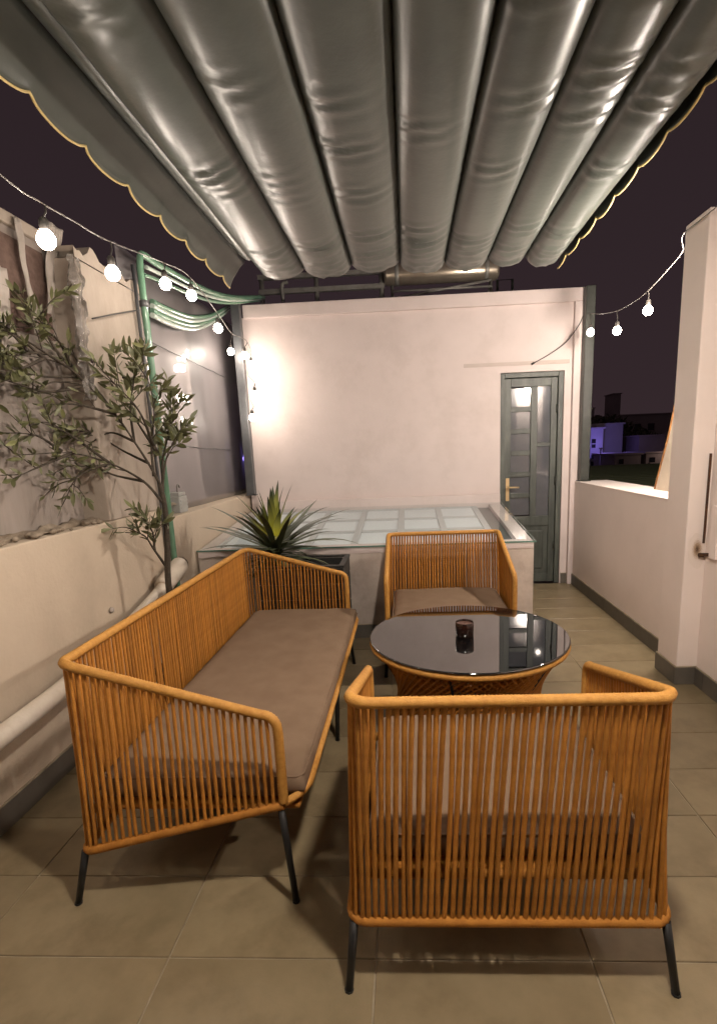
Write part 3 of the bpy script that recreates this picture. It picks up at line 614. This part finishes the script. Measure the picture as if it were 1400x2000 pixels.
# ================================================================== ROPE SEATS
def uplan(W, D, r, n=8):
    """plan outline of the U: front of one arm, round the back, to the front of the other (facing +y)"""
    hx, yb, yf = W/2, -D/2, D/2
    P = [Vector((-hx, yf, 0)), Vector((-hx, yb+r, 0))]
    P += [Vector((-hx+r-r*math.cos(a), yb+r-r*math.sin(a), 0)) for a in [math.pi/2*k/n for k in range(1, n+1)]]
    P += [Vector((hx-r+r*math.sin(a), yb+r-r*math.cos(a), 0)) for a in [math.pi/2*k/n for k in range(1, n+1)]]
    P += [Vector((hx, yf, 0))]
    return P
def along(P, t):
    Ls = [(b-a).length for a, b in zip(P, P[1:])]; s = t*sum(Ls)
    for (a, b), L in zip(zip(P, P[1:]), Ls):
        if s <= L: return a+(b-a)*(s/L if L else 0)
        s -= L
    return P[-1].copy()
def rope_seat(name, W, D, loc, rz, label, cat, n_back, n_side, seed, group=None, mid=False, slack=.0):
    rnd = random.Random(seed)
    r = empty(name, loc, rz); tag(r, label, cat, group)
    ZB_, ZFr, zb, zf = .812, .628, .185, .335
    hx, yb, yf = W/2, -D/2, D/2; WB = W+.05
    zt = lambda y: ZB_+(ZFr-ZB_)*max(0, min(1, (y-yb-.03)/(D-.03)))
    zbm = lambda y: zb+(zf-zb)*max(0, min(1, (y-yb)/D))
    P = uplan(W, D, .05); Q = uplan(WB, D, .04)
    top = resample(P, .012); rail = []
    rc = .05
    def arm_end(sx):
        pts = [Vector((sx*hx, yf, zf+.01)), Vector((sx*hx, yf, ZFr-rc))]
        pts += [Vector((sx*hx, yf-rc+rc*math.cos(a), zt(yf-rc)-rc+rc*math.sin(a))) for a in [math.pi/2*k/5 for k in range(1, 6)]]
        return pts
    body = [Vector((p.x, p.y, zt(p.y))) for p in top if p.y < yf-rc]
    path = arm_end(-1)+body+list(reversed(arm_end(1)))
    wrapped(path, .0155).build('top_rail', M_RAIL, r)
    bot = [Vector((p.x*1, p.y, zbm(p.y))) for p in resample(Q, .02)]
    bot[0].x = -hx; bot[-1].x = hx
    def bx_at(q):      # arms' foot is as wide as the top at the front
        k = max(0, min(1, (q.y-yb)/D)); return Vector((q.x*(1-k*(1-W/WB)), q.y, zbm(q.y)))
    bot = [bx_at(q) for q in resample(Q, .02)]
    wrapped(bot, .0145).build('bottom_rail', M_ROPE, r)
    fr = smoothpath([(-hx, yf, zf+.005), (-hx+.03, yf+.035, zf+.012), (-hx+.08, yf+.06, zf+.015), (-hx+.2, yf+.066, zf+.016), (0, yf+.068, zf+.016), (hx-.2, yf+.066, zf+.016), (hx-.08, yf+.06, zf+.015), (hx-.03, yf+.035, zf+.012), (hx, yf, zf+.005)], 6)
    wrapped(fr, .013).build('front_rail', M_RAIL, r)
    # ropes
    def rope(T, B, sl):
        n = 6; d = B-T; side = Vector((d.y, -d.x, 0))
        off = Vector((rnd.uniform(-1, 1), rnd.uniform(-1, 1), 0))*sl
        pts = [T+d*(k/(n-1))+off*math.sin(math.pi*k/(n-1)) for k in range(n)]
        o0 = T
        mb = MB().tube([p-o0 for p in pts], (.0060 if mid else .0073), 5, cap=False); mb.build('rope', M_ROPE, r, loc=o0)
    plen = lambda PP: sum((b-a).length for a, b in zip(PP, PP[1:]))
    ts = []
    side_len = D-.05; tot = plen(P)
    for k in range(n_side): ts.append((.02+ (side_len-.02)*(k+.5)/n_side)/tot)
    a0, a1 = side_len/tot, 1-side_len/tot
    for k in range(n_back): ts.append(a0+(a1-a0)*(k+.5)/n_back)
    for k in range(n_side): ts.append(1-ts[n_side-1-k])
    for t_ in ts:
        tj = t_+rnd.gauss(0, .0003)
        p = along(P, tj); T = Vector((p.x, p.y, zt(p.y) if p.y < yf-rc else zt(yf-rc)-rc+math.sqrt(max(0, rc*rc-(p.y-yf+rc)**2))))
        lean = slack*max(0, math.sin((t_-.3)*5.0)) if slack else 0
        b = along(Q, min(.995, max(.005, tj-lean*.02+rnd.gauss(0, .0005)))); B = bx_at(b)
        rope(T, B, .001+.007*slack*rnd.random()**2 if slack else .0018)
    # seat deck, rear seat rail, cushion
    zs = .300
    deck = MB().box((-hx+.025, yb+.035, zs), (hx-.025, yf+.045, zs+.018)).build('seat_deck', M_ROPE, r, .008)
    for xx in ([-hx*.5, 0, hx*.5] if mid else [0]): box('deck_bar', (xx-.012, yb+.04, zs-.022), (xx+.012, yf+.045, zs-.0005), M_BLACK, r)
    MB().tube([(-hx+.02, yb+.03, zs+.005), (hx-.02, yb+.03, zs+.005)], .013, 8).build('rear_seat_rail', M_ROPE, r)
    cw, cdp, chh = (W-.055)/2, (D+.055-.035)/2, .105; cy = (yb+.04+yf+.072)/2
    def cush(u, v):
        # closed pillow profile: u around (superellipse), v rows
        return None
    mb = MB(); nx, ny = (64 if mid else 30), 26
    def surf(sgn):
        def fn(u, v):
            x = (2*u-1); y = (2*v-1); ex = max(0, 1-abs(x)**(30 if mid else 14)); ey = max(0, 1-abs(y)**14)
            h = (ex*ey)**.35
            z = sgn*h*(chh/2+(.012*(1-x*x)*(1-y*y) if sgn > 0 else 0))
            if sgn > 0: z += (.005*noise.noise(Vector((x*hx*5, y*3, seed)))+.003*noise.noise(Vector((x*hx*14+y*4, y*9, seed))))*h
            return (x*cw, cy+y*cdp, zs+.020+chh/2+z)
        return fn
    # vertices bunched at the rim so the edge is round
    def warp(f, p): return lambda u, v: f(.5+.5*math.copysign(abs(2*u-1)**p, 2*u-1), .5+.5*math.copysign(abs(2*v-1)**p, 2*v-1))
    mb.grid(warp(surf(1), .5), nx, ny); mb.grid(warp(surf(-1), .5), nx, ny)
    c = mb.build('cushion', M_CUSH, r, weld=True); b = bmesh.new(); b.from_mesh(c.data); bmesh.ops.recalc_face_normals(b, faces=b.faces); b.to_mesh(c.data); b.free()
    pp = [Vector((math.copysign(min(abs(x_), cw*.972), x_), cy+math.copysign(min(abs(y_), cdp*.955), y_), zs+.020+chh*.60)) for x_, y_ in []]
    rr_ = .03; ex_, ey_ = cw*.985, cdp*.975; pp = []
    for (sx, sy, a0_) in ((1, 1, 0), (-1, 1, 90), (-1, -1, 180), (1, -1, 270)):
        for k in range(6):
            a_ = math.radians(a0_+90*k/5); pp.append(Vector((sx*(ex_-rr_)+rr_*math.cos(a_), cy+sy*(ey_-rr_)+rr_*math.sin(a_), zs+.020+chh*.80)))
    MB().tube(pp, .0042, 5, closed=True).build('piping', M_CUSH, c)
    # legs
    legs = [(-WB/2+.01, yb+.005, zb, -WB/2-.008, yb-.035), (WB/2-.01, yb+.005, zb, WB/2+.008, yb-.035), (-hx+.004, yf-.012, zf, -hx-.022, yf+.02), (hx-.004, yf-.012, zf, hx+.022, yf+.02)]
    if mid: legs += [(0, yf+.045, zf, .0, yf+.03), (0, yb+.02, zb, 0, yb-.01)]
    for x, y, z, fx, fy in legs:
        l = MB().tube([(x, y, z-.002), (fx, fy, .004)], [.0125, .0105], 8).build('leg', M_BLACK, r)
        MB().tube([(fx, fy, .0005), (fx, fy, .006)], .0125, 8).build('foot_cap', M_BLACK, l)
    return r
rope_seat('armchair', .785, .635, (.232, 1.515, 0), 0, 'tan rope armchair seen from behind closest to the camera', 'armchair', 43, 27, 3, 'rope armchairs', slack=1.0)
rope_seat('armchair', .785, .635, (.245, 3.505, 0), math.pi, 'tan rope armchair facing us between round table and skylight', 'armchair', 43, 27, 4, 'rope armchairs')
rope_seat('sofa', 1.90, .66, (-.745, 2.42, 0), -math.pi/2, 'long tan rope sofa with taupe cushion along the parapet', 'sofa', 90, 27, 5, mid=True)

# ================================================================== TABLE
tb = empty('round_table', (.2755, 2.53, 0)); tag(tb, 'round rope coffee table with black glass top', 'table')
ZT, RT_, RB_ = .508, .483, .42
MB().lathe([(0, ZT), (RT_-.004, ZT), (RT_, ZT-.002), (RT_+.001, ZT-.005), (RT_, ZT-.0085), (RT_-.004, ZT-.010), (0, ZT-.010)], 96).build('glass_top', M_GLASSTOP, tb)
for p_ in bpy.data.objects['glass_top'].data.polygons:
    if abs(p_.normal.z) > .95: p_.use_smooth = False
ring = [((RT_-.014)*math.cos(2*math.pi*k/480), (RT_-.014)*math.sin(2*math.pi*k/480), ZT-.027) for k in range(480)]
wrapped(ring, .0155, closed=True).build('top_ring', M_RAIL, tb)
ring = [(RB_*math.cos(2*math.pi*k/480), RB_*math.sin(2*math.pi*k/480), .018) for k in range(480)]
wrapped(ring, .015, closed=True).build('base_ring', M_ROPE, tb)
tw = math.radians(76); NR = 76
for sgn in (1, -1):
    a = Vector((RT_-.021, 0, ZT-.03)); b = Vector((RB_*math.cos(sgn*tw), RB_*math.sin(sgn*tw), .02)); rr = -.004*sgn
    n_ = Vector((math.cos(sgn*tw/2), math.sin(sgn*tw/2), 0))*rr
    me = MB().tube([a+(b-a)*(k/4)+n_*math.sin(math.pi*k/4) for k in range(5)], .0062, 5, cap=False).mesh('rope', M_ROPE)
    for k in range(NR): link('rope', me, tb, (0, 0, 0), (0, 0, 2*math.pi*(k+(.25 if sgn > 0 else 0))/NR))
for k in range(6):
    a = 2*math.pi*(k+.24)/6; MB().tube([(.455*math.cos(a), .455*math.sin(a), ZT-.03), (.325*math.cos(a), .325*math.sin(a), .25), (.405*math.cos(a), .405*math.sin(a), .02)], .007, 6).build('strut', M_BLACK, tb)
cup = empty('candle_cup', (.2575, 2.49, ZT+.0005)); tag(cup, 'dark glass candle cup standing on the black table top', 'candle')
MB().lathe([(0, 0), (.040, 0), (.0435, .004), (.0445, .045), (.0445, .072), (.043, .074), (.0405, .072), (.040, .062)], 28).build('glass', M_CUP, cup)
MB().lathe([(0, .0625), (.028, .0622), (.0398, .064)], 24).build('wax', M_WAX, cup); MB().tube([(0, 0, .061), (.001, 0, .071)], .0014, 5).build('wick', M_BLACK, cup)

# ================================================================== PLANTS
# olive tree
random.seed(23)
OX, OY = -1.36, 2.87
olive = empty('olive_tree', (OX, OY, 0)); tag(olive, 'slender olive tree leaning over the parapet behind the sofa', 'tree')
pot = empty('tree_pot', (OX, OY, 0)); tag(pot, 'small black pot of the olive tree behind the sofa', 'pot')
MB().lathe([(0, .002), (.10, .002), (.13, .20), (.137, .205), (.137, .225), (.122, .225), (.12, .19)], 20).build('shell', M_PLANTER, pot); MB().lathe([(0, .195), (.119, .192)], 16).build('soil', M_SOIL, pot)
def O(x, y, dy=0.0):
    p = px(x, y, Y=OY+dy)
    if p.x < -1.60: p = px(x, y, X=-1.60-.5*min(.12, -1.60-p.x))      # keep clear of the wall
    return p-Vector((OX, OY, 0))
trunk = [Vector((0, 0, .19)), Vector((.005, 0, .4)), O(329, 1140), O(327, 1060), O(322, 990), O(312, 945)]
tp = smoothpath(trunk, 6); MB().tube(tp, [.021-.009*i/len(tp) for i in range(len(tp))], 9).build('trunk', M_BARK, olive)
BR = [[(312,945,0),(290,905,-.02),(262,862,-.04),(225,808,-.08),(172,752,-.12),(120,700,-.16),(72,640,-.2)],
      [(172,752,-.12),(130,715,-.2),(85,700,-.25),(20,690,-.3)],
      [(225,808,-.08),(170,735,.03),(140,690,.08),(95,655,.1)],
      [(262,862,-.04),(255,800,.05),(262,730,.1),(255,680,.12)],
      [(316,960,0),(322,910,.05),(330,880,.08),(338,868,.1)],
      [(300,930,0),(296,870,.03),(300,790,.0),(275,690,-.05)],
      [(321,985,0),(280,940,-.06),(215,905,-.12),(140,885,-.18),(45,888,-.24)],
      [(215,905,-.12),(160,925,-.2),(130,960,-.24)],
      [(215,905,-.12),(130,845,-.14),(80,825,-.12)],
      [(280,940,-.06),(230,930,.02),(165,915,.05),(120,990,.03)],
      [(327,1110,0),(302,1075,-.03),(280,1045,-.05),(245,1040,-.06)],
      [(302,1075,-.03),(298,1040,-.02),(285,1015,0)],
      [(262,862,-.04),(215,845,.06),(170,870,.12)],
      [(172,752,-.12),(110,745,-.06),(55,765,-.02)],
      [(85,700,-.25),(40,660,-.26),(15,652,-.26)],
      [(305,880,.02),(275,835,.14),(235,770,.18),(190,720,.2)],
      [(120,700,-.16),(90,650,-.12),(78,605,-.1)], [(130,715,-.2),(60,670,-.22),(8,640,-.24)], [(225,808,-.08),(150,790,-.18),(90,790,-.22)],
      [(290,905,-.02),(240,880,.1),(190,850,.15),(150,840,.16)], [(300,870,.03),(270,800,-.1),(215,740,-.14)],
      [(150,735,-.1),(85,735,-.18),(25,720,-.24)], [(100,690,-.2),(50,690,-.1),(5,705,-.06)], [(120,880,-.16),(70,850,-.2),(35,860,-.24)], [(140,715,0),(110,660,.0),(60,630,.02)], [(60,690,-.26),(20,650,-.3),(-15,640,-.3)], [(172,752,-.12),(95,765,-.2),(20,745,-.28),(-10,735,-.3)], [(140,885,-.18),(80,910,-.2),(25,935,-.22)], [(85,700,-.25),(35,720,-.3),(-12,700,-.34)],
      [(318,960,0),(318,900,.12),(328,850,.16),(335,770,.18)]]
def leafmesh(L, Wd, bend):
    prof = [(0, .05), (.2, .62), (.45, 1), (.7, .8), (.9, .35), (1, .02)]; vs = []; fs = []
    for t_, w_ in prof:
        y = t_*L; z = -bend*t_*t_*L; vs += [(-w_*Wd/2, y, z+.12*w_*Wd), (0, y, z), (w_*Wd/2, y, z+.12*w_*Wd)]
    for i in range(len(prof)-1):
        k = i*3; fs += [(k, k+1, k+4, k+3), (k+1, k+2, k+5, k+4)]
    return MB().add(vs, fs, True)
leaf_me = [leafmesh(.074, .022, b_).mesh('leaf', M_LEAF) for b_ in (.1, .3, -.1)]
LEAVES = []
def orient(o, d, roll):
    d = d.normalized(); qn = d.to_track_quat('Y', 'Z'); o.rotation_mode = 'QUATERNION'
    from mathutils import Quaternion
    o.rotation_quaternion = qn @ Quaternion((0, 1, 0), roll)
def sprig(pts, dens, r0):
    q = resample(pts, .02); n = len(q)
    for i in range(n):
        f = i/max(1, n-1)
        if f < .18: continue
        d = (q[min(i+1, n-1)]-q[max(i-1, 0)]).normalized()
        if random.random() < dens:
            for s in (1, -1):
                side = d.cross(Vector((random.uniform(-1, 1), random.uniform(-1, .4), random.uniform(-.3, 1)))).normalized()*s
                LEAVES.append((q[i].copy(), (d*.75+side*.8+Vector((0, 0, random.uniform(-.25, .25)))), random.uniform(0, 6.28), random.uniform(.7, 1.15)*(.82 if q[i].x < -.12 else 1)))
    LEAVES.append((q[-1].copy(), (q[-1]-q[-2]), random.uniform(0, 6.28), 1.0))
for b in BR:
    pts = smoothpath([O(x, y, dy) for x, y, dy in b], 6)
    MB().tube(pts, [max(.0022, .0085*(1-i/len(pts))) for i in range(len(pts))], 6).build('branch', M_BARK, olive)
    sprig(pts[len(pts)//3:], .26 if b[-1][0] < 200 else .4, .003)
    for k in range((3 if b[-1][0] < 200 else 6) if b[0][1] < 1000 else 4):
        i = random.randint(int(len(pts)*.30), len(pts)-2); d = (pts[i+1]-pts[i-1]).normalized()
        dd = (d*.8+Vector((random.uniform(-.8, .8), random.uniform(-.5, .5), random.uniform(-.35, .8)))).normalized(); L = random.uniform(.09, .19)
        tw_ = smoothpath([pts[i], pts[i]+dd*L*.5+Vector((0, 0, .012)), pts[i]+dd*L+Vector((0, 0, random.uniform(-.03, .03)))], 4)
        MB().tube(tw_, [.0028-.0014*j/len(tw_) for j in range(len(tw_))], 4).build('twig', M_BARK, olive)
        sprig(tw_, .5 if b[-1][0] < 200 else .75, .002)
        if random.random() < .22: MB().lathe([(0, -.011), (.006, -.006), (.0075, 0), (.006, .007), (0, .011)], 7).build('fruit', M_FRUIT, olive, loc=tw_[-1]+Vector((0, 0, -.012)))
random.shuffle(LEAVES)
rest = MB()
for k, (p, d, roll, s) in enumerate(LEAVES):
    if k < 296:
        o = link('leaf', leaf_me[k % 3], olive, p); orient(o, d, roll); o.scale = (s, s, s)
    else:
        qn = d.normalized().to_track_quat('Y', 'Z').to_matrix().to_4x4() @ Matrix.Rotation(roll, 4, 'Y')
        src = leaf_me[k % 3]; rest.add([p+(qn @ (v.co*s)) for v in src.vertices], [tuple(f.vertices) for f in src.polygons], True)
if rest.v: tag(rest.build('foliage', M_LEAF, olive), kind='stuff')
# dracaena in a black planter
plx0, plx1, ply0, ply1 = -1.02, -.445, 3.47, 3.86
pt = empty('planter_box', ((plx0+plx1)/2, (ply0+ply1)/2, 0)); tag(pt, 'black slatted planter box between sofa end and skylight box', 'planter')
hxp, hyp = (plx1-plx0)/2, (ply1-ply0)/2
for k in range(6):
    z0 = .012+k*.107; box('slat', (-hxp, -hyp, z0), (hxp, -hyp+.018, z0+.10), M_PLANTER, pt, .003); box('slat', (-hxp, hyp-.018, z0), (hxp, hyp, z0+.10), M_PLANTER, pt, .003)
    box('slat', (hxp-.018, -hyp+.0185, z0), (hxp-.001, hyp-.0185, z0+.10), M_PLANTER, pt, .003); box('slat', (-hxp+.001, -hyp+.0185, z0), (-hxp+.018, hyp-.0185, z0+.10), M_PLANTER, pt, .003)
for sx in (-1, 1):
    for sy in (-1, 1): box('corner_leg', (sx*(hxp-.036)-.015, sy*(hyp-.036)-.015, .001), (sx*(hxp-.036)+.015, sy*(hyp-.036)+.015, .65), M_PLANTER, pt)
box('rim', (-hxp-.006, -hyp-.006, .6545), (hxp+.006, -hyp+.03, .668), M_PLANTER, pt); box('rim', (-hxp-.006, hyp-.03, .6545), (hxp+.006, hyp+.006, .668), M_PLANTER, pt)
box('rim', (hxp-.03, -hyp+.0305, .6545), (hxp+.006, hyp-.0305, .668), M_PLANTER, pt); box('rim', (-hxp-.006, -hyp+.0305, .6545), (-hxp+.03, hyp-.0305, .668), M_PLANTER, pt)
box('soil', (-hxp+.0185, -hyp+.0185, .05), (hxp-.0185, hyp-.0185, .60), M_SOIL, pt)
DC = px(536, 1052, Y=3.64)
dr = empty('dracaena', (DC.x, 3.64, .60)); tag(dr, 'spiky dracaena with yellow green heart beside the far sofa arm', 'plant')
zc = DC.z-.60
MB().tube(smoothpath([(.03, 0, -.01), (.012, 0, zc*.4), (0, 0, zc*.8), (0, 0, zc+.02)], 5), .022, 10).build('stem', M_STEM, dr)
def blade(L, Wd, az, el, droop, m, p0):
    n = 9; vs = []; fs = []; al = []
    if math.sin(az) < -.25 and el < .6: L *= .55; droop *= .5       # blades towards the sofa arm stay short
    d = Vector((math.cos(az)*math.cos(el), math.sin(az)*math.cos(el), math.sin(el))); p = Vector(p0); side = Vector((-math.sin(az), math.cos(az), 0)); e = el
    for i in range(n+1):
        t_ = i/n; w_ = Wd*(.62+.5*math.sin(min(1, t_*2.0)*math.pi/2))*(1-t_**2.6)+.0008
        d = Vector((math.cos(az)*math.cos(e), math.sin(az)*math.cos(e), math.sin(e))); nn = side.cross(d)
        vs += [p-side*w_/2+nn*w_*.16, p-nn*0, p+side*w_/2+nn*w_*.16]; al += [t_]*3
        p = p+d*(L/n); e -= droop*(.3+1.4*t_)/n
    for i in range(n): k = i*3; fs += [(k, k+1, k+4, k+3), (k+1, k+2, k+5, k+4)]
    o = MB().add(vs, fs, True).build('leaf', m, dr)
    a = o.data.attributes.new('along', 'FLOAT', 'POINT'); a.data.foreach_set('value', al)
random.seed(5)
for k in range(22):
    blade(random.uniform(.27, .41), random.uniform(.042, .054), 2*math.pi*k*.382+random.uniform(-.2, .2), math.radians(random.uniform(42, 84)), random.uniform(.05, .5), M_LEAFY, (0, 0, zc+random.uniform(-.01, .02)))
for k in range(46):
    blade(random.uniform(.46, .64), random.uniform(.040, .052), 2*math.pi*k*.382+random.uniform(-.25, .25), math.radians(random.uniform(6, 44)), random.uniform(.3, 1.0), M_LEAFB, (0, 0, zc-random.uniform(.05, .11)))
for k in range(44):
    blade(random.uniform(.36, .54), random.uniform(.032, .042), 2*math.pi*k*.382+random.uniform(-.25, .25), math.radians(random.uniform(-22, 28)), random.uniform(.5, 1.6), M_LEAFB, (0, 0, zc-random.uniform(.09, .16)))

# ================================================================== ROOF BEHIND AND FAR VIEW
rf = box('rear_roof', (-1.6, BY+.23, 2.45), (1.68, 8.1, 2.60), M_BLDDARK); rf['kind'] = 'structure'
tk = empty('water_heater', (0.403, 5.9, 2.6)); tag(tk, 'horizontal stainless water tank on a stand behind the rear wall', 'tank')
mb = MB().lathe([(0, -.585), (.06, -.582), (.095, -.57), (.105, -.55), (.105, .55), (.095, .57), (.06, .582), (0, .585)], 24); o = mb.build('tank', M_STAINLESS, tk); o.rotation_euler = (0, math.pi/2, 0); o.location = (0, 0, .565)
for s in (-.5, .5):
    MB().tube([(s, -.12, 0), (s, 0, .46)], .016, 6).build('stand_leg', M_ROOFSTEEL, tk); MB().tube([(s, .5, 0), (s, .02, .46)], .016, 6).build('stand_leg', M_ROOFSTEEL, tk)
    MB().lathe([(.107, -.02), (.109, -.018), (.109, .018), (.107, .02)], 20).build('strap', M_ROOFSTEEL, tk, loc=(s*.9, 0, .565), rot=(0, math.pi/2, 0))
MB().tube([(-.5, -.13, .30), (.5, -.06, .45)], .013, 6).build('brace', M_ROOFSTEEL, tk); MB().tube([(-.5, -.10, .38), (.5, -.10, .38)], .011, 6).build('brace', M_ROOFSTEEL, tk)
pf = empty('steel_stand', (-0.825, 5.9, 2.6)); tag(pf, 'empty steel stand behind the rear wall beside the water tank', 'stand')
for x in (-.62, -.05, .62): MB().tube([(x, 0, 0), (x, 0, .58)], .024, 6).build('stand_leg', M_ROOFSTEEL, pf)
for z in (.58, .44): box('rail', (-.65, -.025, z), (.65, .025, z+.045), M_ROOFSTEEL, pf)
MB().tube(smoothpath([(-.40, -.03, .36), (-.40, -.03, .52), (-.34, -.03, .54)], 4), .02, 8).build('valve', M_ROOFSTEEL, pf)
rp_ = empty('roof_pipe', (1.031, 5.9, 2.6)); tag(rp_, 'thin bent water pipe at the tank end above the rear wall', 'pipe')
MB().tube([(-.06, 0, 0), (-.06, 0, .46), (.09, 0, .46), (.09, 0, 0)], .014, 6).build('pipe', M_STEELDARK, rp_)

gr = empty('green_roof', (6, 11, .5)); tag(gr, 'flat dark green sheet roof just beyond the sill', 'roof')
box('roof_sheet', (-4.0, -5.2, .15), (6, 5.9, .2), M_GREENROOF, gr); box('walls', (-3.9, -5.1, -9.4), (5.9, 5.8, .149), M_BLDDARK, gr)
for k in range(22): box('rib', (-4.0, -5.2+k*.5, .2005), (6, -5.15+k*.5, .225), M_GREENROOF, gr)
def building(name, x0, x1, y, dpt, z0, z1, m, label, wins=(), cat='building'):
    r = empty(name, ((x0+x1)/2, y, z0)); tag(r, label, cat, 'far buildings'); h = (x1-x0)/2
    box('wall', (-h, 0, 0), (h, dpt, z1-z0), m, r); box('roof', (-h-.15, -.15, z1-z0+.005), (h+.15, dpt+.15, z1-z0+.14), m, r)
    for (wx, wz, ww, wh) in wins: 
        f = box('window', (wx-h, -.05, wz-z0), (wx-h+ww, -.004, wz-z0+wh), M_BLDWIN, r); box('sill', (wx-h-.06, -.14, wz-z0-.08), (wx-h+ww+.06, -.003, wz-z0-.005), m, r)
    return r
building('far_house', 12.5, 17.70, 50, 8, -9, 2.55, M_BLDWHITE, 'violet lit white building with a column of dark windows', [(4.0-.3*0+.2, z, .35, .38) for z in (-.7, -.1, .9, 1.3)])
building('far_house', 17.75, 20.2, 52, 6, -9, 2.95, M_BLDWHITE, 'taller violet lit building next to the white one', [])
building('far_house', 20.9, 23.2, 50, 6, -9, 1.72, M_BLDPINK, 'dim pinkish block with sloping side beyond the green roof', [(.3, -.2, .5, .5), (1.4, -.3, .5, .6)])
building('far_house', 16.6, 18.6, 44, 5, -9, .30, M_BLDPINK, 'small low grey house in front of the violet buildings', [(.3, -.4, .35, .4)])
building('far_house', 19.0, 20.6, 44, 4, -9, .35, M_BLDPINK, 'low grey house near the pinkish block', [(.3, -.35, .4, .4)])
building('far_tower', 35.1, 36.3, 95, 4, -9, 9.2, M_BLDDARK, 'dark tower rising from the skyline beyond the green roof', [], 'tower')
for (x0, x1, y, zt_, lb) in ((18, 27, 70, 4.1, 'long dark block on the skyline over the violet buildings'), (26.5, 34, 72, 4.6, 'dark flat roofed block on the skyline behind the pillar'), (27.5, 32, 95, 7.0, 'dark distant block before the tower')):
    building('far_block', x0, x1, y, 6, -9, zt_, M_BLDDARK, lb, [(1.2+1.7*k, zt_-2.0, .8, .9) for k in range(3)])
ft = MB(); random.seed(9)
for k in range(5200):
    c = random.random(); X = 13+c*26; zt_ = 1.0+3.2*math.exp(-((X-22)/4.5)**2)+1.0*noise.noise(Vector((X*.35, 0, 5)))
    p = Vector((X, 62+random.uniform(-2.5, 2.5), random.uniform(-1.5, 1)*.0-1.5+(zt_+1.5)*math.sqrt(random.random()))); s = random.uniform(.12, .3)
    a = Vector((random.uniform(-1, 1), random.uniform(-1, 1), random.uniform(-1, 1)))*s; b = Vector((random.uniform(-1, 1), random.uniform(-1, 1), random.uniform(-1, 1)))*s
    ft.add([p-a, p+b, p+a, p-b], [(0, 1, 2, 3)])
tag(ft.build('far_treeline', M_FARTREE), 'dark mass of trees along the night skyline', 'trees', kind='stuff')
# the violet floodlight that lights the two far facades
fl = empty('floodlight', (16.6, 47.3, .8)); tag(fl, 'violet floodlight on a pole in front of the far white building', 'floodlight')
MB().tube([(0, 0, -9.8), (0, 0, 0)], .06, 6).build('pole', M_BLDDARK, fl); box('lamp_head', (-.12, -.1, 0), (.12, .1, .12), M_BLDDARK, fl)
ld = bpy.data.lights.new('violet_flood', 'POINT'); ld.energy = 26; ld.color = (.30, .22, 1.0); ld.shadow_soft_size = .15
lo = link('flood_beam', ld, fl, (0.2, .6, .3))
ld2 = bpy.data.lights.new('added_street_lamp_light', 'POINT'); ld2.energy = 10; ld2.color = (1, .72, .6); ld2.shadow_soft_size = .1  # added lamp, put in to brighten the far low houses
sl = empty('added_street_lamp', (20.9, 42.5, -9)); tag(sl, 'tiny added street lamp brightening the far low houses', 'lamp')
MB().tube([(0, 0, 0), (0, 0, 9.8), (.1, .0, 10.0)], .05, 6).build('pole', M_BLDDARK, sl); MB().lathe([(0, -.05), (.05, -.03), (.05, .02), (0, .04)], 8, (.1, 0, 9.98)).build('lamp', emat('added_street_lamp_glow', (1, .8, .6), 6), sl)
link('lamp_light', ld2, sl, (.1, .3, 9.7))
